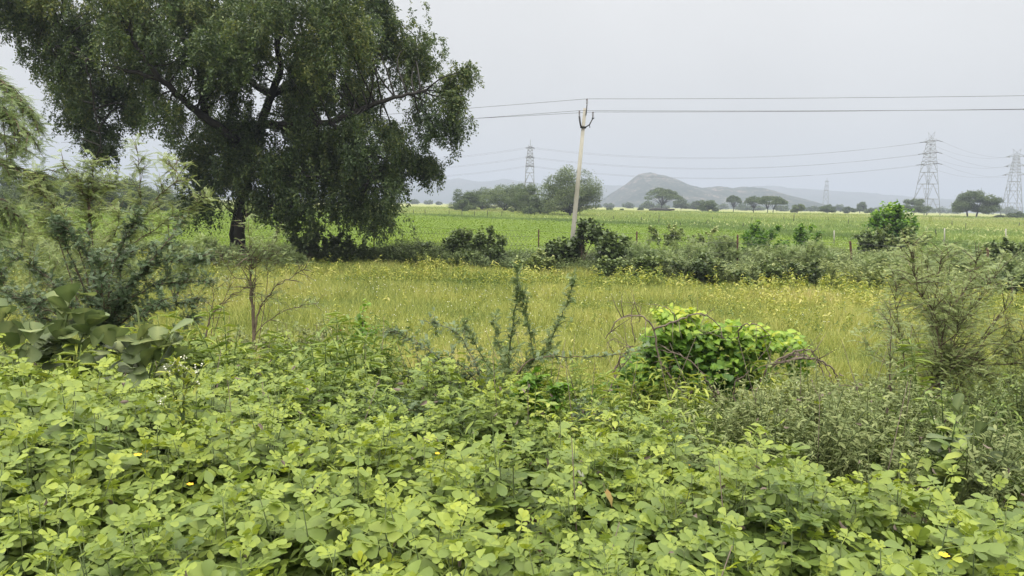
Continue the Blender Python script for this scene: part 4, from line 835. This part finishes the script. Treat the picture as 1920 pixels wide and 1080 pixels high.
broad('broad_leaved_plant', 'broad leaved plant between the bluish shrub and the white flowering weed', 275, 5.2, [[(270, 670), (262, 630), (272, 605)], [(285, 680), (310, 645), (325, 620)], [(260, 690), (225, 660), (205, 655)], [(290, 700), (330, 680), (345, 660)], [(280, 710), (240, 700), (215, 705)]], 16, .21, .5)
broad('broad_leaved_plant', 'broad leaved plant rising at the right edge of the foreground bed', 1810, 4.5, [[(1800, 860), (1790, 800), (1800, 770)], [(1810, 880), (1830, 820), (1850, 800)], [(1800, 890), (1760, 850), (1740, 850)], [(1820, 900), (1860, 870), (1880, 880)], [(1830, 910), (1840, 880)], [(1800, 900), (1790, 860)]], 15, .17, .22)
broad('broad_leaved_plant', 'small broad leaved plant left of the one at the right edge', 1665, 5.0, [[(1665, 830), (1650, 800)], [(1670, 850), (1690, 830)]], 12, .12, .25)
# --- bare twiggy saplings in the meadow
boughs('twiggy_sapling', 'thin half bare sapling with upright trunk and feathery top in the meadow', 'sapling', 478, 16, [([(476, 640), (472, 560), (468, 500), (466, 470)], .045), ([(478, 620), (490, 575), (515, 540), (545, 520), (575, 500)], .025), ([(470, 520), (455, 495), (435, 480)], .014), ([(470, 515), (490, 490), (520, 475)], .014), ([(478, 630), (520, 590), (560, 575), (595, 567)], .016),
    ([(474, 560), (495, 555), (520, 560)], .01), ([(470, 540), (440, 520), (420, 490), (405, 460)], .012), ([(468, 500), (468, 450), (462, 420)], .01), ([(480, 500), (510, 465), (520, 440)], .01), ([(500, 540), (500, 500), (498, 470)], .01)], 'feather', FROND, .14, 9, (8, .75), .05, tone=.72, flat=.7, persub=9, leafr=(.45, 1))
boughs('twiggy_sapling', 'smaller leaning bare sapling left of the upright twiggy one', 'sapling', 383, 16, [([(386, 640), (392, 600), (410, 575), (440, 552), (470, 535)], .025), ([(390, 610), (400, 560), (398, 530)], .012), ([(420, 565), (430, 540), (428, 520)], .01), ([(400, 585), (370, 560), (350, 550)], .01)], 'feather', FROND, .13, 6, (8, .6), .05, tone=.72, flat=.7, persub=6, leafr=(.5, 1))
for u, v0, D, lab in ((440, 610, 14.5, 'left of the upright twiggy trunk'), (520, 600, 14, 'right of the upright twiggy trunk'), (590, 590, 14.6, 'further right of the twiggy saplings')):
    hb('dry_weed', 'fine grey brown dry looking weed ' + lab, u, v0, D, 80, 'grey', LEAF, .05, 1800, tone=.75, ns=12, nb=9, jit=.1)
# --- centre sprigs
boughs('thorny_shrub', 'thorny shrub with tall upright green shoots in the middle of the bank', 'shrub', 962, 6.2, [([(955, 690), (962, 606), (971, 543), (966, 499)], .012), ([(975, 700), (999, 669), (991, 615), (984, 571), (975, 541)], .008), ([(980, 705), (1021, 659), (1047, 606), (1065, 562), (1077, 521)], .008), ([(950, 735), (938, 719), (905, 669), (883, 631), (866, 600)], .008),
    ([(950, 720), (935, 640, .3), (928, 590, .3)], .005)], 'feather', PINN, .055, 120, (14, .15), .025, stem='stem', tone=.5, flat=.3, persub=80)
boughs('arching_branch', 'single arching stem curving right from the thorny shrub to the vine heap', 'shrub', 958, 6.0, [([(958, 730), (964, 715), (972, 697), (996, 674), (1040, 668), (1103, 669), (1166, 664), (1229, 650)], .009)], 'blue', PINN, .05, 80, (0, 0), .02, stem='twig', tone=.6, leafr=(.5, 1))
boughs('arching_shrub', 'greyish leafy shrub with branches arching down left of the upright shoots', 'shrub', 900, 6.6, [[(900, 740), (850, 700), (800, 655), (750, 628), (722, 622)], [(905, 740), (860, 720), (800, 705), (750, 710)], [(910, 745), (870, 690), (830, 672), (800, 668)], [(910, 740), (880, 660, .3), (850, 620, .3), (790, 600, .3)], [(900, 760), (840, 745), (770, 742), (720, 752)], [(905, 760), (860, 760, -.3), (810, 770, -.3)]],
    'blue', PINN, .055, 120, (10, .2), .045, r=.007, tone=.62, flat=.4, persub=110)
boughs('grey_creeper', 'grey leaved creeper lying over the bank between bed and arching shrub', 'shrub', 780, 5.4, [[(700, 790), (640, 780), (600, 790)], [(720, 790), (760, 770), (820, 775)], [(790, 780), (850, 790), (880, 810)], [(740, 790), (700, 765), (660, 745)], [(1060, 790), (1100, 770), (1150, 765)], [(1050, 800), (1090, 790), (1180, 790)]], 'blue', PINN, .06, 130, (10, .2), .05, r=.006, tone=.65, flat=.5, persub=110, root=False)
boughs('lobed_vine', 'bright green lobed leaf creeper at the foot of the upright shoots', 'creeper', 1000, 5.3, [[(985, 740), (990, 720), (1010, 705)], [(1000, 750), (1040, 735), (1060, 725)], [(990, 760), (960, 745)], [(1000, 760), (1030, 755), (1050, 760)]], 'vine', LOBED, .075, 42, (6, .12), .05, r=.005, stem='stem', tone=.42, flat=.5, persub=30)
# --- vine heap with dead arching branches
def vine_heap():
    D = 7.2; b = gp(1335, D); t = thing('vine_heap', 'bright green heart leaved creeper heaped over dead brush, dry branches arching from it', 'creeper', b); lf = G()
    n = 0; Ps = []; Ts = []
    for u, v, ru, rv, m, tn in ((1270, 610, 38, 34, 330, .72), (1300, 645, 52, 42, 430, .46), (1350, 628, 34, 22, 200, .6), (1400, 640, 45, 30, 280, .66), (1255, 665, 55, 45, 430, .4), (1340, 690, 80, 50, 620, .34), (1445, 640, 30, 20, 130, .7), (1480, 636, 24, 14, 60, .7), (1220, 700, 60, 40, 400, .38), (1400, 690, 50, 36, 260, .38), (1180, 735, 60, 34, 300, .4), (1290, 745, 80, 30, 400, .38), (1130, 745, 36, 18, 110, .42), (1225, 640, 22, 30, 110, .55), (1500, 665, 30, 14, 60, .6), (1490, 690, 22, 16, 40, .5), (1240, 590, 16, 14, 50, .8), (1290, 585, 22, 10, 50, .8), (1372, 608, 16, 8, 25, .7), (1425, 620, 22, 10, 40, .75)):
        c = at(u, v, D) - b; rx = ru / F * D; rz_ = rv / F * D; k = rvec(m) * (U(.35, 1.12, m) + .25 * (rng.random(m) < .12))[:, None]; Ps.append(c + k * [rx, max(rx * .9, .25), rz_]); Ts.append(tn - .15 + .22 * k[:, 2] + U(-.1, .1, m))
    P = np.concatenate(Ps); Tn = np.concatenate(Ts); k = P[:, 2] > .02; P, Tn = P[k], Tn[k]; n = len(P); d = nrm(rvec(n) * [1, 1, .5] + [0, -.2, -.35]); s_ = U(.035, .088, n)
    inst(lf, HEART, frames(d, rvec(n) * .5 + [0, -.45, 1], s_, s_ * .88, s_), P, Tn); lf.build('leaves', M['vine'], t)
    def dead(lst, r0):
        g = G()
        for q in lst:
            P = smooth(np.array([at(a[0], a[1], D - .35 + (a[2] if len(a) > 2 else 0)) - b for a in q]), 6); P += rng.normal(size=P.shape) * .006; tube(g, P, np.linspace(r0, r0 * .35, len(P)), 5)
            for _ in range(int(len(P) * .5)):
                j = rng.integers(2, len(P) - 1); e_ = nrm(P[j] - P[j - 1] + rvec(1)[0] * .8) * U(.06, .3); tube(g, [P[j], P[j] + e_ * .5 + rvec(1)[0] * .015, P[j] + e_], [r0 * .4, r0 * .28, .001], 3)
        g.build('dead_branch', M['deadwood'], t)
    dead([[(1300, 770), (1293, 756), (1256, 704), (1235, 670), (1225, 618), (1204, 593), (1165, 596), (1134, 636)]], .013)
    dead([[(1225, 618), (1269, 602), (1295, 590), (1326, 591), (1350, 613), (1353, 636)]], .009)
    dead([[(1345, 750), (1334, 730), (1313, 696), (1282, 670), (1238, 655)]], .011)
    dead([[(1415, 740), (1425, 717), (1446, 683), (1485, 662), (1517, 655), (1532, 675), (1543, 700)]], .013)
    dead([[(1446, 683), (1506, 671), (1543, 679), (1563, 697), (1572, 722)]], .014)
    dead([[(1446, 690, .1), (1480, 668, .1), (1520, 668, .1), (1550, 690, .1), (1562, 720, .1)]], .009)
    dead([[(1380, 640, .2), (1392, 612), (1420, 609), (1446, 628)]], .008); dead([[(1270, 610, .1), (1256, 582), (1227, 570)]], .006)
    dead([[(1190, 640, .2), (1184, 590, .2), (1190, 570, .2), (1202, 580, .2), (1198, 606, .2)]], .005); dead([[(1440, 701), (1498, 701)]], .009); dead([[(1150, 700), (1165, 670), (1185, 650), (1160, 655)]], .010); dead([[(1120, 770), (1150, 715), (1185, 665)]], .012)
    dead([[(1150, 660), (1140, 640), (1160, 638), (1168, 655), (1190, 665)]], .004); dead([[(1215, 780), (1195, 740), (1185, 700)]], .007); dead([[(1380, 760), (1376, 720), (1400, 700), (1450, 640)]], .008)
vine_heap()
boughs('dry_brush', 'dry reddish brown arching twigs lying right of the vine heap', 'brush', 1600, 6.8, [[(1540, 745), (1587, 728), (1637, 745)], [(1550, 740), (1600, 735), (1660, 750)], [(1620, 730), (1580, 722), (1560, 735)], [(1640, 760), (1690, 700), (1720, 690)], [(1700, 770), (1740, 730), (1765, 728)]], 'grey', LEAF, .02, 12, (16, .22), .03, r=.008, stem='deadwood', root=False)
# --- grey flowering weeds
GW = 'grey green flowering weeds'
for u, v0, D, wp, lab in ((1470, 715, 6.0, 130, 'right below the vine heap'), (1540, 735, 5.6, 130, 'below the dry arching twigs'), (1610, 745, 6.0, 130, 'left of the thin dark sapling stem'), (1690, 745, 5.8, 120, 'under the feathery right hand bush'), (1410, 750, 5.8, 90, 'between the foreground bed and vine heap'), (1880, 800, 6.0, 130, 'at the photo edge beyond the broad leaves'),
                          (1740, 770, 5.5, 100, 'behind the broad leaved plant at the right'), (620, 625, 11.0, 120, 'in the meadow edge near the orange flowers'), (700, 655, 9.5, 110, 'near the arching grey branches'), (560, 665, 9.5, 110, 'at the foot of the twiggy saplings'), (420, 680, 7.5, 110, 'right of the broad leaves in the shade')):
    hb('flowering_weed', 'bushy grey green weed with tiny white flowers ' + lab, u, v0, D, wp, 'grey', LEAF, .045, 2300, wr=.5, tone=.6, nf=70, fs=.011, jit=.06, nb=9, ns=11, stem='stem', r=.006, group=GW)
boughs('feverfew_weed', 'tall pale weed topped with clusters of tiny white flowers, rising from the left bed', 'weed', 338, 3.7, [[(336, 860), (342, 780), (345, 720), (346, 675)], [(340, 800), (325, 740), (312, 690)], [(343, 770), (362, 720), (380, 685)], [(338, 820), (318, 790), (305, 750)], [(345, 730), (332, 700), (328, 680)], [(346, 750), (370, 720)]], 'herb', LEAF, .055, 26, (5, .1), .02, wr=.3, r=.006, stem='stem', tone=.7, persub=14)
ff = S.objects['feverfew_weed']; fb = np.array(ff.location); g = G()
for u, v in ((346, 672), (312, 688), (380, 683), (305, 746), (328, 678), (370, 718), (352, 690), (366, 692), (320, 700), (338, 685), (375, 700), (303, 755)):
    c = at(u, v, 3.7) - fb; k = 9; dots(g, c + rvec(k) * .022 * U(.3, 1, k)[:, None], .011)
g.build('flowers', M['white'], ff)
# lantana specks
t = hb('orange_flowered_shrub', 'small green shrub with orange flowers at the near edge of the meadow', 655, 598, 13, 60, 'herb', LEAF, .06, 900, flower='orange', nf=10, fs=.035, tone=.4)
hb('green_sapling', 'small bright green leafy seedling standing in the meadow', 683, 577, 15, 30, 'vine', LEAF, .09, 260, tone=.35, nb=4)
# --- right feathery bush
boughs('wispy_bush', 'wispy feathery bush with spreading reddish brown branches on the right', 'bush', 1748, 7.6, [([(1745, 760), (1758, 722), (1768, 698), (1827, 649), (1867, 600), (1900, 560)], .017), ([(1762, 705), (1787, 680), (1850, 684), (1925, 682)], .012), ([(1765, 730), (1795, 742), (1860, 775), (1930, 815)], .011), ([(1764, 705), (1850, 672), (1930, 628)], .012), ([(1758, 715), (1762, 671), (1751, 587), (1724, 551), (1712, 500), (1705, 455)], .013),
    ([(1760, 690), (1775, 600), (1813, 538), (1835, 480)], .011), ([(1765, 700), (1800, 610, .4), (1830, 570, .4), (1880, 500, .4)], .010), ([(1750, 720), (1707, 707), (1689, 644), (1682, 587), (1680, 520)], .010), ([(1762, 690), (1757, 560, .5), (1765, 470, .5)], .009), ([(1780, 690), (1830, 700), (1930, 730)], .009), ([(1768, 690), (1790, 640), (1795, 600), (1780, 560)], .009), ([(1870, 600), (1900, 640), (1935, 660)], .007), ([(1752, 700), (1700, 640, .5), (1660, 600, .5)], .006)],
    'feather', FROND, .085, 14, (22, .55), .05, tone=.85, flat=.6, persub=34, leafr=(.3, 1))
boughs('thin_sapling', 'thin straight dark stemmed sapling left of the wispy bush', 'sapling', 1676, 6.6, [([(1674, 830), (1669, 720), (1670, 631), (1668, 560)], .009), ([(1668, 700), (1640, 660), (1620, 640)], .004), ([(1669, 680), (1700, 650), (1710, 640)], .004)], 'feather', FROND, .08, 16, (9, .3), .03, tone=.6, flat=.6, persub=30, leafr=(.3, 1))
boughs('feathery_sapling', 'tall pale feathery sapling overlapping the hedge at the right', 'sapling', 1760, 15, [([(1750, 640), (1745, 560), (1738, 500), (1722, 455)], .02), ([(1760, 620), (1775, 560), (1780, 500), (1772, 455)], .018), ([(1770, 640), (1800, 570), (1818, 520), (1822, 480)], .018), ([(1750, 600), (1700, 560), (1680, 500)], .012), ([(1780, 600), (1850, 560), (1870, 500)], .012), ([(1740, 560), (1715, 530), (1690, 520)], .01)], 'feather', FROND, .16, 22, (10, .75), .06, tone=.68, flat=.65, persub=22)
# --- small things
def butterfly():
    p = at(1090, 893, 2.75); t = thing('butterfly', 'small white butterfly perched on the leaves of the foreground bed', 'butterfly', p, .5); b = G(); tube(b, [(-.010, 0, 0), (0, 0, .001), (.010, 0, .002)], [.0012, .0022, .0012], 6); b.build('body', M['iron'], t)
    for s in (1, -1): w_ = G(); inst(w_, OBOV, frames(np.array([[-.1, s * .75, .65]]), np.array([[1., 0, .2]]), .026, .022, .026), np.zeros((1, 3)), .5); w_.build('wing', M['white'], t)
butterfly()
t = thing('dry_leaf', 'curled reddish brown dead leaf caught among the foreground leaves', 'leaf', at(1136, 922, 2.8)); g = G(); inst(g, HEART, frames(np.array([[.5, -.3, -.8]]), np.array([[.6, -.6, .4]]), .06, .03, .07), np.zeros((1, 3)), .5); g.build('blade', M['dry'], t); g = G(); tube(g, [(0, 0, 0), (-.01, .01, .03)], .001, 4); g.build('stalk', M['twig'], t)
for u, v0, D, wp, lab in ((-20, 385, 15, 190, 'at the far left edge, under the feathery boughs'), (70, 400, 18, 170, 'behind the left half of the bluish shrub'), (150, 392, 21, 160, 'behind the bluish shrub, beside the sapling trunk'), (235, 408, 22, 150, 'behind the right half of the bluish shrub'), (325, 415, 24, 130, 'between the bluish shrub and the big tree trunk')):
    hb('hazy_green_bush', 'loose pale green bush ' + lab, u, v0, D, wp, 'feather', FROND, .19, 1500, tone=.72, nb=10, ns=9, jit=.2)
for u, v0, D, wp, lab in ((405, 448, 38, 90, 'left of the big tree trunk'), (455, 452, 37.5, 80, 'in front of the big tree trunk foot'), (510, 446, 38, 90, 'right of the big tree trunk'), (360, 455, 38.5, 80, 'between the big tree trunk and first rusty post'), (545, 470, 37.5, 60, 'right of the big tree, below the climbing creeper')):
    hb('feathery_bush', 'pale feathery low bush ' + lab, u, v0, D, wp, 'feather', FROND, .22, 1000, tone=.6)
# withered leaves and bare dead stalks caught in the bed
g = G(); x, y = wedge(420, 1.6, 5.2, 0); n = len(x); s_ = U(.025, .05, n); inst(g, LEAF, frames(rvec(n), rvec(n), s_, s_ * .45, s_ * 1.8), np.stack([x, y, tz(x, y) + U(.45, .88, n)], -1), U(0, 1, n))
for i in range(90):
    a, b = U(-3.6, 3.6), U(1.7, 8.5); p = np.array([a, b, float(tz(a, b))]); d = np.array([U(-.35, .35), U(-.3, .3), U(.6, 1.0)]); tube(g, [p, p + d * .5 + rvec(1)[0] * .03, p + d], [.0035, .0028, .0015], 4)
tag(g.build('withered_leaves', M['deadwood']), 'withered brown leaves and dead stalks caught among the plants', 'dead leaves', kind='stuff')
